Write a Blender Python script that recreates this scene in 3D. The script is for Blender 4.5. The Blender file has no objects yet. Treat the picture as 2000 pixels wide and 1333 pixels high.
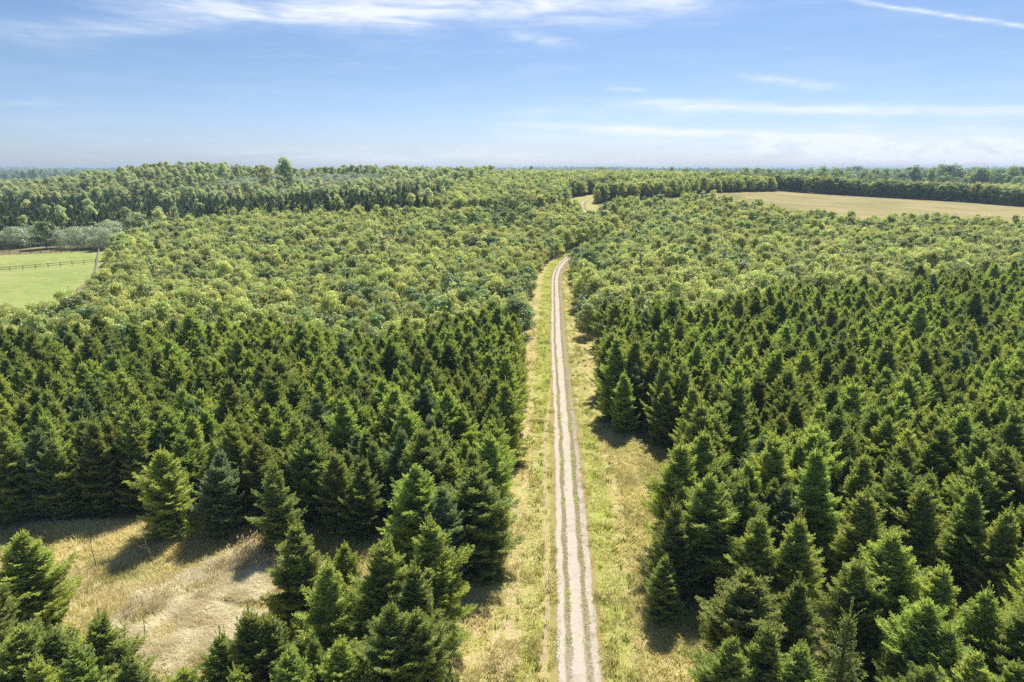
import bpy, math, random
import numpy as np
from math import radians as rad

# ------------------------------------------------------------------ camera, sky, sun, exposure
scene = bpy.context.scene
COL = scene.collection
PI = math.pi
CAM_H, PITCH, FPX = 26.0, rad(14.03), 1333.0       # FPX: focal length in pixels of a 2000 px wide frame
SUN_EL, SUN_AZ = rad(52), rad(17)                  # azimuth measured from +Y towards +X

cam_data = bpy.data.cameras.new("camera")
cam_data.sensor_width = 36.0
cam_data.lens = 36.0 * FPX / 2000.0
cam_data.clip_start = 0.5
cam_data.clip_end = 40000
cam = bpy.data.objects.new("camera", cam_data)
COL.objects.link(cam)
cam.location = (0, 0, CAM_H)
cam.rotation_euler = (PI / 2 - PITCH, 0, 0)
scene.camera = cam

scene.view_settings.view_transform = 'Standard'
scene.view_settings.look = 'None'
scene.view_settings.exposure = 0.97
scene.view_settings.gamma = 1.0
scene.cycles.max_bounces = 6
scene.cycles.diffuse_bounces = 3
scene.cycles.glossy_bounces = 1
scene.cycles.transmission_bounces = 3
scene.cycles.volume_bounces = 0
scene.cycles.use_denoising = False

def pix_dir(px, py):
    u = (px - 1000.0) / FPX
    v = (666.5 - py) / FPX
    c, s = math.cos(PITCH), math.sin(PITCH)
    d = np.array([u, c + v * s, -s + v * c])
    return d / np.linalg.norm(d)

class NT:
    """Small builder for math in a node tree."""
    def __init__(self, tree):
        self.t = tree
        self.n = tree.nodes
        self.l = tree.links
    def new(self, kind, **kw):
        nd = self.n.new(kind)
        for k, v in kw.items():
            setattr(nd, k, v)
        return nd
    def put(self, sock, v):
        if v is None:
            return
        if isinstance(v, bpy.types.NodeSocket):
            self.l.new(v, sock)
        else:
            sock.default_value = v
    def m(self, op, a, b=None, c=None, clamp=False):
        nd = self.new('ShaderNodeMath', operation=op, use_clamp=clamp)
        for i, v in enumerate((a, b, c)):
            self.put(nd.inputs[i], v)
        return nd.outputs[0]
    def vec(self, x=0.0, y=0.0, z=0.0):
        nd = self.new('ShaderNodeCombineXYZ')
        for i, v in enumerate((x, y, z)):
            self.put(nd.inputs[i], v)
        return nd.outputs[0]
    def noise(self, vec, scale, detail=4.0, rough=0.55, dist=0.0):
        nd = self.new('ShaderNodeTexNoise')
        self.put(nd.inputs['Vector'], vec)
        nd.inputs['Scale'].default_value = scale
        nd.inputs['Detail'].default_value = detail
        nd.inputs['Roughness'].default_value = rough
        nd.inputs['Distortion'].default_value = dist
        return nd.outputs[0]
    def ss(self, x, a, b, lo=0.0, hi=1.0):
        nd = self.new('ShaderNodeMapRange', interpolation_type='SMOOTHSTEP')
        self.put(nd.inputs['Value'], x)
        for k, v in (('From Min', a), ('From Max', b), ('To Min', lo), ('To Max', hi)):
            self.put(nd.inputs[k], v)
        return nd.outputs[0]
    def mix(self, f, a, b, blend='MIX'):
        nd = self.new('ShaderNodeMix', data_type='RGBA', blend_type=blend)
        self.put(nd.inputs[0], f)
        for i, v in ((6, a), (7, b)):
            if isinstance(v, tuple) and len(v) == 3:
                v = v + (1.0,)
            self.put(nd.inputs[i], v)
        return nd.outputs[2]
    def hsv(self, col, h=0.5, s=1.0, v=1.0):
        nd = self.new('ShaderNodeHueSaturation')
        self.put(nd.inputs['Hue'], h); self.put(nd.inputs['Saturation'], s); self.put(nd.inputs['Value'], v)
        self.put(nd.inputs['Color'], col)
        return nd.outputs[0]

world = bpy.data.worlds.new("World")
scene.world = world
world.use_nodes = True
W = NT(world.node_tree)
bg = W.n['Background']
sky = W.new('ShaderNodeTexSky', sky_type='NISHITA')
sky.sun_disc = False
sky.sun_elevation = SUN_EL
sky.sun_rotation = SUN_AZ
sky.altitude = 30
sky.air_density = 1.0
sky.dust_density = 0.6
sky.ozone_density = 3.0
tc = W.new('ShaderNodeTexCoord')
sep = W.new('ShaderNodeSeparateXYZ')
W.l.new(tc.outputs['Generated'], sep.inputs[0])
az = W.m('ARCTAN2', sep.outputs[0], sep.outputs[1])
el = W.m('ARCSINE', sep.outputs[2])
cirrus = W.noise(W.vec(W.m('MULTIPLY', az, 5.0), W.m('MULTIPLY', el, 38.0)), 1.6, 8, 0.62, 0.6)
wob = W.m('SUBTRACT', W.noise(W.vec(W.m('MULTIPLY', az, 7.0), W.m('MULTIPLY', el, 12.0), 3.0), 1.3, 4, 0.55), 0.5)
fine = W.noise(W.vec(W.m('MULTIPLY', az, 22.0), W.m('MULTIPLY', el, 110.0), 8.0), 1.4, 6, 0.65, 0.4)
puff = W.noise(W.vec(W.m('MULTIPLY', az, 30.0), W.m('MULTIPLY', el, 55.0), 5.0), 1.5, 6, 0.6, 0.2)

def azel(px, py):
    d = pix_dir(px, py)
    return math.atan2(d[0], d[1]), math.asin(d[2])

total = None
def streak(p0, p1, th, inten, fade=0.25, wobble=1.0, tex=None, lo=0.3, hi=0.7, bend=0.0):
    """One band of cloud in the sky, given by where it starts and ends (azimuth, elevation) and its thickness."""
    global total
    a0, e0 = azel(*p0)
    a1, e1 = azel(*p1)
    thr = th / FPX
    k = (e1 - e0) / (a1 - a0)
    t = W.m('DIVIDE', W.m('SUBTRACT', az, a0), a1 - a0)
    line = W.m('ADD', W.m('MULTIPLY', W.m('SUBTRACT', az, a0), k), e0)
    if bend:
        line = W.m('ADD', line, W.m('MULTIPLY', W.m('MULTIPLY', t, W.m('SUBTRACT', 1.0, t)), 4 * bend / FPX))
    d = W.m('SUBTRACT', el, line)
    d = W.m('ADD', d, W.m('MULTIPLY', wob, thr * 2.0 * wobble))
    q = W.m('DIVIDE', d, thr)
    g = W.m('EXPONENT', W.m('MULTIPLY', W.m('MULTIPLY', q, q), -1.0))
    win = W.m('MULTIPLY', W.ss(t, 0.0, fade), W.ss(t, 1.0 - fade, 1.0, 1.0, 0.0))
    f = W.m('MULTIPLY', W.m('MULTIPLY', g, win), W.ss(tex if tex is not None else cirrus, lo, hi, 0.25, 1.0))
    f = W.m('MULTIPLY', f, inten * (1.5 if p1[0] > 1000 and tex is not fine else 1.0))
    total = f if total is None else W.m('ADD', total, f)

streak((-250, 8), (560, 8), 15, .42, .3, .8, bend=-32)
streak((380, 10), (980, 6), 17, .42, .3, 1.0, bend=-14)
streak((60, -22), (1500, -12), 26, .48, .2, 1.0)
streak((900, -5), (1500, 5), 9, .35, .3, 1.2)
streak((965, 66), (1160, 92), 9, .45, .35, .8, fine)
streak((1640, -2), (2120, 63), 3.4, .8, .12, 1.6, fine)
streak((1400, 146), (1690, 170), 7, .55, .35, 1.0, fine)
streak((1165, 171), (1285, 180), 4, .45, .35, 1.0, fine)
streak((1150, 198), (2300, 218), 8, .5, .2, 1.2)
streak((900, 212), (1500, 214), 14, .2, .3, 1.0)
streak((940, 238), (2300, 282), 7, .42, .15, 1.2)
streak((820, 262), (2200, 262), 22, .33, .25, 1.0)
streak((1445, 286), (1545, 286), 10, .75, .4, .6, puff, .35, .6)
streak((1530, 290), (1960, 303), 14, .85, .2, 1.2, puff, .35, .6)
streak((1890, 306), (2300, 290), 17, .85, .2, 1.0, puff, .3, .6)
streak((500, 318), (2600, 312), 20, .38, .3, .8)
streak((-300, 200), (180, 201), 4, .18, .3, 1.0)
streak((300, 300), (1200, 306), 16, .22, .3, 1.2)
veil = W.m('MULTIPLY', W.ss(cirrus, .42, .75), .10)
total = W.m('MINIMUM', W.m('ADD', total, veil), .93)
tinted = W.mix(1.0, sky.outputs[0], W.mix(W.ss(el, 0.0, .15), (.84, .96, 1.36), (.72, .82, 1.0)), 'MULTIPLY')
skycol = W.mix(total, tinted, (8.9, 9.4, 10.3))
W.l.new(skycol, bg.inputs['Color'])
bg.inputs['Strength'].default_value = 0.056

sun_data = bpy.data.lights.new("sun", 'SUN')
sun_data.energy = 4.0
sun_data.angle = rad(0.53)
sun_data.color = (1.0, 0.95, 0.86)
sun = bpy.data.objects.new("sun", sun_data)
COL.objects.link(sun)
sun.location = (40, 120, 160)
sun.rotation_euler = (PI / 2 - SUN_EL, 0, PI - SUN_AZ)   # a sun lamp shines along its -Z

# ------------------------------------------------------------------ terrain
def _table():
    xs = np.arange(-1000, 12001, 1.0)
    pts = [(-1000, 0), (150, 0), (200, 2.0), (260, 8.0), (300, 11.8), (330, 13.6), (400, 17.0), (460, 18.4), (560, 14), (720, 7), (900, 4), (12000, 4)]
    y = np.interp(xs, *zip(*pts))
    k = np.ones(41) / 41
    for _ in range(2):
        y = np.convolve(np.pad(y, 20, mode='edge'), k, 'valid')
    return xs, y
_TX, _TY = _table()

def sst(x, a, b):
    t = np.clip((x - a) / (b - a), 0, 1)
    return t * t * (3 - 2 * t)

def hgt(x, y):
    x = np.asarray(x, float); y = np.asarray(y, float)
    s = np.interp(y, _TX, _TY)
    w = 0.10 + 0.90 * sst(x, -175, 5)
    w = w - 0.42 * sst(x, 60, 280)
    far = sst(y, 480, 800)
    w = w * (1 - far) + far
    g = 17.0 * np.exp(-((x + 215) / 72) ** 2 - ((y - 470) / 85) ** 2)
    g = g + 7.0 * np.exp(-((x + 380) / 150) ** 2 - ((y - 480) / 90) ** 2)
    g = g + 11.0 * np.exp(-((x + 112) / 62) ** 2 - ((y - 525) / 75) ** 2)
    g = g + sst(y, 2000, 5200) * (11 + 5 * np.sin(x / 610 + 1) + 4 * np.sin(x / 233 + y / 900))
    return s * w + g

def at(px, py, dz=0.0):
    """Where the view line through a spot of the photograph meets the ground (or a level dz above it)."""
    d = pix_dir(px, py)
    t = np.concatenate([np.arange(10, 700, 0.5), np.arange(700, 6000, 4)])
    z = CAM_H + d[2] * t
    b = np.nonzero(z < hgt(d[0] * t, d[1] * t) + dz)[0]
    tt = t[b[0]] if len(b) else 6000.0
    return np.array([d[0] * tt, d[1] * tt])

def proj(x, y, z):
    c, s = math.cos(PITCH), math.sin(PITCH)
    dep = y * c - (z - CAM_H) * s
    up = y * s + (z - CAM_H) * c
    dep = np.maximum(dep, 0.1)
    return 1000 + FPX * x / dep, 666.5 - FPX * up / dep, dep

# ------------------------------------------------------------------ mesh and object helpers
def mesh_np(name, verts, faces, mat=None, tint=None, smooth=False):
    verts = np.asarray(verts, np.float32).reshape(-1, 3)
    me = bpy.data.meshes.new(name)
    if not isinstance(faces, (list, tuple)):
        faces = [faces]
    faces = [np.asarray(f, np.int32) for f in faces if len(f)]
    loops = np.concatenate([f.ravel() for f in faces])
    tot = np.concatenate([np.full(len(f), f.shape[1], np.int32) for f in faces])
    me.vertices.add(len(verts)); me.vertices.foreach_set('co', verts.ravel())
    me.loops.add(len(loops)); me.loops.foreach_set('vertex_index', loops)
    me.polygons.add(len(tot))
    me.polygons.foreach_set('loop_start', np.concatenate([[0], np.cumsum(tot)[:-1]]).astype(np.int32))
    me.polygons.foreach_set('loop_total', tot)
    if smooth:
        me.polygons.foreach_set('use_smooth', np.ones(len(tot), bool))
    if tint is not None:
        a = me.attributes.new('tint', 'FLOAT', 'FACE')
        a.data.foreach_set('value', np.asarray(tint, np.float32))
    me.update(calc_edges=True)
    if mat:
        me.materials.append(mat)
    return me

def link(name, me, parent=None, loc=None):
    o = bpy.data.objects.new(name, me)
    COL.objects.link(o)
    if parent is not None:
        o.parent = parent
    if loc is not None:
        o.location = loc
    return o

def tag(o, label=None, cat=None, group=None, kind=None):
    if label: o['label'] = label
    if cat: o['category'] = cat
    if group: o['group'] = group
    if kind: o['kind'] = kind
    return o

def unit(v):
    return v / np.maximum(np.linalg.norm(v, axis=-1, keepdims=True), 1e-9)

def kites(p, d, l, w, rng, cross=True, mid=0.45):
    """Narrow four-cornered blades from p along d, each crossed by a second one."""
    n = len(p)
    r = rng.normal(size=(n, 3))
    s = unit(np.cross(d, r))
    out = []
    for side in ((s, np.cross(d, s)) if cross else (s,)):
        m = p + d * (l * mid)[:, None]
        out.append(np.stack([p, m + side * (w / 2)[:, None], p + d * l[:, None], m - side * (w / 2)[:, None]], 1))
    return np.concatenate(out)

def cards(p, n, l, w, rng):
    """Leaf cards centred on p that face n."""
    d = unit(np.cross(n, rng.normal(size=n.shape)))
    s = np.cross(n, d)
    a, b = d * (l / 2)[:, None], s * (w / 2)[:, None]
    return np.stack([p - a, p + b, p + a, p - b], 1)

def quads_of(v4):
    return v4.reshape(-1, 3), np.arange(len(v4) * 4, dtype=np.int32).reshape(-1, 4)

def tube(pts, radii, sides=6):
    """A tapering round stem along a list of points."""
    pts = np.asarray(pts, float); radii = np.asarray(radii, float)
    tan = unit(np.gradient(pts, axis=0))
    ref = np.array([1.0, 0.3, 0.1])
    a = unit(np.cross(tan, ref)); b = np.cross(tan, a)
    ang = np.arange(sides) * 2 * PI / sides
    ring = (np.cos(ang)[None, :, None] * a[:, None] + np.sin(ang)[None, :, None] * b[:, None]) * radii[:, None, None] + pts[:, None]
    v = ring.reshape(-1, 3)
    f = []
    for i in range(len(pts) - 1):
        for j in range(sides):
            k = (j + 1) % sides
            f.append((i * sides + j, i * sides + k, (i + 1) * sides + k, (i + 1) * sides + j))
    return v, np.array(f, np.int32)

def join(parts):
    vs, fs, n = [], [], 0
    for v, f in parts:
        vs.append(v); fs.append(f + n); n += len(v)
    return np.concatenate(vs), np.concatenate(fs)

def boxes(items):
    """Boxes given as (centre, half sizes, axes 3x3)."""
    parts = []
    c = np.array([(x, y, z) for x in (-1, 1) for y in (-1, 1) for z in (-1, 1)], float)
    f = np.array([(0, 1, 3, 2), (4, 6, 7, 5), (0, 4, 5, 1), (2, 3, 7, 6), (0, 2, 6, 4), (1, 5, 7, 3)], np.int32)
    for ctr, hs, ax in items:
        parts.append((np.asarray(ctr) + (c * np.asarray(hs)) @ np.asarray(ax), f))
    return join(parts)

# ------------------------------------------------------------------ materials
def new_mat(name):
    m = bpy.data.materials.new(name)
    m.use_nodes = True
    m.node_tree.nodes.clear()
    t = NT(m.node_tree)
    out = t.new('ShaderNodeOutputMaterial')
    return m, t, out

def leaf_mat(name, dark, light, trans=0.35, hue_var=0.03, val_var=0.35, gloss=0.06, rough=0.45, sat=1.0):
    m, t, out = new_mat(name)
    at_ = t.new('ShaderNodeAttribute', attribute_name='tint')
    oi = t.new('ShaderNodeObjectInfo')
    rnd = oi.outputs['Random']
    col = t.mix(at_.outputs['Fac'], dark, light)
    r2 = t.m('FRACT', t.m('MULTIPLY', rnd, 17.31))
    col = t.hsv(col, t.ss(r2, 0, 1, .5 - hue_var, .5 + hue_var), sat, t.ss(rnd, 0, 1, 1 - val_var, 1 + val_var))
    dif = t.new('ShaderNodeBsdfDiffuse'); t.put(dif.inputs['Color'], col)
    trn = t.new('ShaderNodeBsdfTranslucent')
    t.put(trn.inputs['Color'], t.mix(0.5, col, (0.9, 1.0, 0.35), 'MULTIPLY'))
    t.put(trn.inputs['Color'], t.hsv(col, .497, 1.08, 1.22))
    mx = t.new('ShaderNodeMixShader'); mx.inputs[0].default_value = trans
    t.l.new(dif.outputs[0], mx.inputs[1]); t.l.new(trn.outputs[0], mx.inputs[2])
    gl = t.new('ShaderNodeBsdfGlossy'); gl.inputs['Roughness'].default_value = rough
    gl.inputs['Color'].default_value = (.9, .95, 1, 1)
    mg = t.new('ShaderNodeMixShader'); mg.inputs[0].default_value = gloss
    t.l.new(mx.outputs[0], mg.inputs[1]); t.l.new(gl.outputs[0], mg.inputs[2])
    t.l.new(mg.outputs[0], out.inputs['Surface'])
    return m

def plain_mat(name, a, b, scale=8.0, rough=0.85, stretch=(1, 1, 1)):
    m, t, out = new_mat(name)
    tcn = t.new('ShaderNodeTexCoord')
    mp = t.new('ShaderNodeMapping'); mp.inputs['Scale'].default_value = stretch
    t.l.new(tcn.outputs['Object'], mp.inputs[0])
    n = t.noise(mp.outputs[0], scale, 5, .6)
    bs = t.new('ShaderNodeBsdfPrincipled')
    t.put(bs.inputs['Base Color'], t.mix(t.ss(n, .3, .7), a, b))
    bs.inputs['Roughness'].default_value = rough
    bs.inputs['Specular IOR Level'].default_value = .2
    t.l.new(bs.outputs[0], out.inputs['Surface'])
    return m

def ground_shader(name, build, bump=0.0, bscale=6.0):
    """build(t, pos, uv) returns the colour."""
    m, t, out = new_mat(name)
    g = t.new('ShaderNodeNewGeometry')
    uvn = t.new('ShaderNodeUVMap')
    col = build(t, g.outputs['Position'], uvn.outputs[0])
    bs = t.new('ShaderNodeBsdfPrincipled')
    bs.inputs['Roughness'].default_value = .95
    bs.inputs['Specular IOR Level'].default_value = .08
    t.put(bs.inputs['Base Color'], col)
    if bump:
        b = t.new('ShaderNodeBump')
        b.inputs['Strength'].default_value = 1.0
        b.inputs['Distance'].default_value = bump
        t.put(b.inputs['Height'], t.noise(g.outputs['Position'], bscale, 5, .65))
        t.l.new(b.outputs[0], bs.inputs['Normal'])
    t.l.new(bs.outputs[0], out.inputs['Surface'])
    return m

def floor_col(t, pos, uv):
    n1 = t.noise(pos, .09, 4, .6)
    n2 = t.noise(pos, 1.3, 6, .65)
    n3 = t.noise(pos, 9.0, 4, .7)
    c = t.mix(t.ss(n1, .38, .62), (.27, .20, .09), (.17, .17, .05))
    c = t.mix(t.ss(n2, .4, .68), c, (.34, .28, .15))
    c = t.mix(t.m('MULTIPLY', t.ss(n3, .5, .75), .6), c, (.10, .085, .04))
    sp = t.new('ShaderNodeSeparateXYZ'); t.l.new(pos, sp.inputs[0])
    vor = t.new('ShaderNodeTexVoronoi'); vor.inputs['Scale'].default_value = .0035
    t.l.new(pos, vor.inputs['Vector'])
    sc = t.new('ShaderNodeSeparateColor'); t.l.new(vor.outputs['Color'], sc.inputs[0])
    far = t.mix(t.ss(sc.outputs[0], .35, .6), (.10, .15, .05), (.33, .30, .16))
    far = t.mix(t.ss(sc.outputs[1], .75, .8), far, (.52, .47, .34))
    return t.mix(t.ss(sp.outputs[1], 520, 640), c, far)

def verge_col(t, pos, uv):
    s = t.new('ShaderNodeSeparateXYZ'); t.l.new(uv, s.inputs[0])
    u = s.outputs[0]                     # metres right of the middle rut
    n1 = t.noise(pos, .35, 5, .6)
    n2 = t.noise(pos, 2.6, 6, .68)
    n3 = t.noise(pos, 14.0, 4, .7)
    uu = t.m('ADD', u, t.m('MULTIPLY', t.m('SUBTRACT', n1, .5), 2.4))
    gold = t.mix(t.ss(n2, .35, .65), (.44, .35, .15), (.54, .46, .24))
    green = t.mix(t.ss(n2, .35, .65), (.23, .28, .045), (.41, .43, .09))
    far = t.ss(s.outputs[1], 58, 85)
    gl = t.m('MULTIPLY', t.ss(uu, t.ss(s.outputs[1], 190, 240, -3.9, -6.0), t.ss(s.outputs[1], 190, 240, -2.9, -4.5)), t.ss(uu, -.8, -.4, 1.0, 0.0))
    gr = t.m('MULTIPLY', t.ss(uu, .8, 1.4), t.ss(uu, 2.6, 4.2, 1.0, 0.0))
    g = t.m('MAXIMUM', t.m('MULTIPLY', gl, t.m('ADD', .45, t.m('MULTIPLY', far, .55))), t.m('MULTIPLY', gr, t.m('SUBTRACT', .75, t.m('MULTIPLY', far, .45))))
    patch = t.ss(t.noise(pos, .8, 5, .62, .6), .47, .62)
    g = t.m('MULTIPLY_ADD', patch, t.m('SUBTRACT', .55, t.m('MULTIPLY', far, .25)), t.m('MULTIPLY', g, .8), clamp=True)
    g = t.m('MAXIMUM', g, t.ss(s.outputs[1], 215, 250, 0.0, .55))
    c = t.mix(g, gold, green)
    bare = t.m('MULTIPLY', t.ss(t.noise(pos, .5, 6, .7, .4), .55, .68), t.ss(uu, -3.0, -4.0))
    c = t.mix(bare, c, (.43, .36, .26))
    c = t.mix(t.m('MULTIPLY', t.ss(n3, .52, .75), .65), c, (.13, .12, .035))
    return c

def track_col(t, pos, uv):
    s = t.new('ShaderNodeSeparateXYZ'); t.l.new(uv, s.inputs[0])
    u, v = s.outputs[0], s.outputs[1]
    wv = t.vec(u, t.m('MULTIPLY', v, .25))
    n1 = t.noise(wv, 1.2, 4, .55)
    n2 = t.noise(pos, 6.0, 5, .7)
    n3 = t.noise(pos, 22.0, 4, .75)
    uu = t.m('ADD', u, t.m('MULTIPLY', t.m('SUBTRACT', n1, .5), .55))
    uu = t.m('ADD', uu, t.m('MULTIPLY', t.m('SUBTRACT', n2, .5), .45))
    def rut(c0, w, e):
        return t.ss(t.m('ABSOLUTE', t.m('SUBTRACT', uu, c0)), w, w + e, 1.0, 0.0)
    mid = rut(.0, .31, .12)
    lft = t.m('MULTIPLY', rut(-.92, .15, .10), t.ss(t.noise(pos, .7, 4, .6), .3, .42, .55, 1.0))
    rgt = t.m('MULTIPLY', rut(.94, .14, .12), t.m('MULTIPLY', t.ss(v, 38, 85, .9, .2), t.ss(t.noise(pos, .8, 4, .6), .36, .5, .4, 1.0)))
    near = t.ss(v, 26, 42, .35, 0.0)
    ruts = t.m('MAXIMUM', t.m('MAXIMUM', mid, lft), t.m('MAXIMUM', rgt, t.m('MULTIPLY', near, t.ss(t.m('ABSOLUTE', uu), 1.0, 1.15, 1.0, 0.0))))
    sand = t.mix(t.ss(n2, .3, .7), (.435, .375, .305), (.54, .475, .39))
    sand = t.mix(t.m('MULTIPLY', t.ss(t.noise(pos, .9, 5, .65, .5), .5, .68), .55), sand, (.36, .30, .24))
    sand = t.mix(t.m('MULTIPLY', t.ss(n3, .56, .72), .6), sand, (.24, .20, .15))
    weeds = t.mix(t.ss(n2, .35, .58), (.15, .12, .055), (.31, .26, .16))
    weeds = t.mix(t.ss(n3, .5, .7), weeds, (.09, .10, .03))
    edge = t.ss(t.m('ABSOLUTE', uu), 1.05, 1.3)
    weeds = t.mix(edge, weeds, (.33, .27, .10))
    return t.mix(ruts, weeds, sand)

def path_col(t, pos, uv):
    n2 = t.noise(pos, 5.0, 5, .7)
    n3 = t.noise(pos, 18.0, 4, .75)
    c = t.mix(t.ss(n2, .35, .62), (.46, .36, .25), (.36, .29, .15))
    c = t.mix(t.ss(t.noise(pos, .9, 5, .7), .46, .58), c, (.44, .37, .15))
    return t.mix(t.m('MULTIPLY', t.ss(n3, .5, .7), .7), c, (.19, .16, .06))

def pasture_col(t, pos, uv):
    n1 = t.noise(pos, .05, 4, .6)
    n2 = t.noise(pos, .5, 5, .6)
    c = t.mix(t.ss(n1, .35, .62), (.22, .29, .07), (.30, .34, .10))
    c = t.mix(t.m('MULTIPLY', t.ss(n2, .42, .7), .6), c, (.37, .37, .15))
    c = t.mix(t.m('MULTIPLY', t.ss(t.noise(pos, .18, 5, .65, 1.0), .52, .64), .5), c, (.40, .36, .17))
    return t.mix(t.m('MULTIPLY', t.ss(t.noise(pos, 2.2, 4, .7), .5, .7), .4), c, (.13, .20, .04))

def stubble_col(t, pos, uv):
    n1 = t.noise(pos, .035, 5, .6, .5)
    n2 = t.noise(pos, .6, 5, .65)
    c = t.mix(t.ss(n1, .4, .6), (.38, .30, .14), (.27, .245, .085))
    c = t.mix(t.m('MULTIPLY', t.ss(n2, .4, .65), .5), c, (.43, .34, .20))
    mp = t.new('ShaderNodeMapping'); mp.inputs['Scale'].default_value = (.02, .45, 1); mp.inputs['Rotation'].default_value = (0, 0, .12)
    t.l.new(pos, mp.inputs[0])
    c = t.mix(t.m('MULTIPLY', t.ss(t.noise(mp.outputs[0], 1.0, 4, .6), .45, .62), .5), c, (.25, .21, .085))
    return t.mix(t.ss(t.noise(pos, .022, 4, .6, .8), .5, .6), c, t.mix(.5, c, (.22, .21, .07)))

def meadow_col(t, pos, uv):
    n1 = t.noise(pos, .22, 5, .6, .5)
    n2 = t.noise(pos, 1.8, 6, .66)
    n3 = t.noise(pos, 11.0, 4, .7)
    c = t.mix(t.ss(n1, .4, .6), (.50, .40, .19), (.42, .37, .13))
    c = t.mix(t.ss(n2, .36, .62), c, (.62, .54, .34))
    return t.mix(t.m('MULTIPLY', t.ss(n3, .5, .72), .6), c, (.16, .13, .05))

MAT = {
    'ground': ground_shader('forest_floor', floor_col, .10, 4.0),
    'verge': ground_shader('verge_grass', verge_col, .12, 4.0),
    'track': ground_shader('sandy_track', track_col, .03, 14.0),
    'path': ground_shader('worn_path', path_col, .03, 14.0),
    'pasture': ground_shader('pasture_grass', pasture_col, .10, 3.0),
    'stubble': ground_shader('dry_field', stubble_col, .10, 3.0),
    'meadow': ground_shader('dry_meadow', meadow_col, .12, 4.0),
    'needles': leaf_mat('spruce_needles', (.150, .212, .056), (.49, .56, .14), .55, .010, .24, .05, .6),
    'needles_shaded': leaf_mat('shaded_dark_needles', (.060, .100, .038), (.21, .27, .09), .42, .012, .25, .04, .6),  # shade on the far conifers' faces painted in as darker needles
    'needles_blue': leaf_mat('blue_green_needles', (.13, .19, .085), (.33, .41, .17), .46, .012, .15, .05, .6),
    'leaves': leaf_mat('broadleaf_leaves', (.27, .345, .095), (.75, .755, .275), .58, .012, .20, .03, .6),
    'olive': leaf_mat('airy_olive_leaves', (.34, .40, .15), (.70, .74, .33), .60, .018, .20, .06, .45),
    'deep': leaf_mat('deep_green_leaves', (.16, .24, .062), (.46, .54, .14), .52, .020, .22, .06, .45),
    'silver': leaf_mat('silver_willow_leaves', (.31, .37, .20), (.60, .66, .40), .30, .012, .14, .08, .45),
    'grass': leaf_mat('dry_grass_blades', (.38, .39, .085), (.82, .73, .42), .45, .0, .0, .02, .6),
    'straw': leaf_mat('pale_straw_blades', (.62, .54, .32), (.93, .88, .70), .48, .0, .0, .03, .6),
    'plume': leaf_mat('tan_grass_plumes', (.48, .37, .20), (.74, .62, .40), .40, .0, .0, .02, .6),
    'tuss': leaf_mat('tussock_blades', (.13, .17, .035), (.36, .38, .09), .40, .0, .0, .02, .6),
    'bark': plain_mat('brown_bark', (.10, .075, .05), (.19, .15, .11), 9, .9, (1, 1, .25)),
    'grey_bark': plain_mat('grey_bark', (.20, .18, .15), (.36, .34, .30), 9, .9, (1, 1, .25)),
    'shoot': plain_mat('tan_shoot_bark', (.24, .17, .07), (.34, .26, .10), 12, .8, (1, 1, .3)),
    'dark_wood': plain_mat('dark_stained_wood', (.05, .042, .035), (.10, .085, .07), 6, .8, (1, 1, 1)),
    'pale_wood': plain_mat('weathered_pale_wood', (.36, .29, .24), (.52, .44, .38), 6, .85, (1, 1, 1)),
    'dead': plain_mat('bleached_dead_wood', (.18, .15, .12), (.34, .30, .26), 10, .9, (1, 1, .3)),
}

# ------------------------------------------------------------------ ground, track, fields
def axis(lo, hi, step, out, grow=1.25):
    a = list(np.arange(lo, hi + .01, step))
    s = step
    while a[-1] < out:
        s *= grow; a.append(a[-1] + s)
    return a

def sheet(name, X, Y, off, mat, kind='structure', uv=None):
    n, m = X.shape
    v = np.stack([X, Y, hgt(X, Y) + off], -1).reshape(-1, 3)
    i = np.arange(n * m).reshape(n, m)
    f = np.stack([i[:-1, :-1], i[:-1, 1:], i[1:, 1:], i[1:, :-1]], -1).reshape(-1, 4)
    me = mesh_np(name, v, f, mat, smooth=True)
    if uv is not None:
        l = me.uv_layers.new(name='UVMap')
        l.data.foreach_set('uv', uv.reshape(-1, 2)[f.ravel()].astype(np.float32).ravel())
    me.polygons[0].normal
    o = link(name, me)
    tag(o, kind=kind)
    return o

gx = axis(0, 460, 4, 9000)
gx = np.array([-a for a in gx[:0:-1]] + gx)
gy = np.array([-400, -250, -150, -90, -50, -20] + axis(0, 620, 2.5, 9500, 1.2))
GX, GY = np.meshgrid(gx, gy)
sheet('ground', GX, GY, 0.0, MAT['ground'])

# the middle rut of the track, in metres
ROAD = np.array([(1.6, -12), (2.8, 15), (3.55, 30), (4.1, 40), (4.75, 52), (5.5, 66), (6.35, 84), (7.35, 105), (8.5, 125), (9.55, 143), (10.4, 158),
                 (11.4, 170), (13.3, 182), (16.2, 193), (22.0, 204), (30.5, 215), (37.0, 227), (38.2, 239), (34.8, 251), (31.2, 262), (29.8, 275), (29.6, 290), (31.0, 305), (34.5, 320), (41.0, 333), (48, 345), (62, 358), (80, 372), (105, 392), (140, 425)], float)
def catmull(P, step):
    out = []
    for i in range(len(P) - 1):
        p0, p1, p2, p3 = P[max(i - 1, 0)], P[i], P[i + 1], P[min(i + 2, len(P) - 1)]
        n = max(2, int(np.linalg.norm(p2 - p1) / step))
        t = np.arange(n)[:, None] / n
        out.append(.5 * ((2 * p1) + (-p0 + p2) * t + (2 * p0 - 5 * p1 + 4 * p2 - p3) * t ** 2 + (-p0 + 3 * p1 - 3 * p2 + p3) * t ** 3))
    return np.concatenate(out + [P[-1:]])
RC = catmull(ROAD, 1.0)

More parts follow.
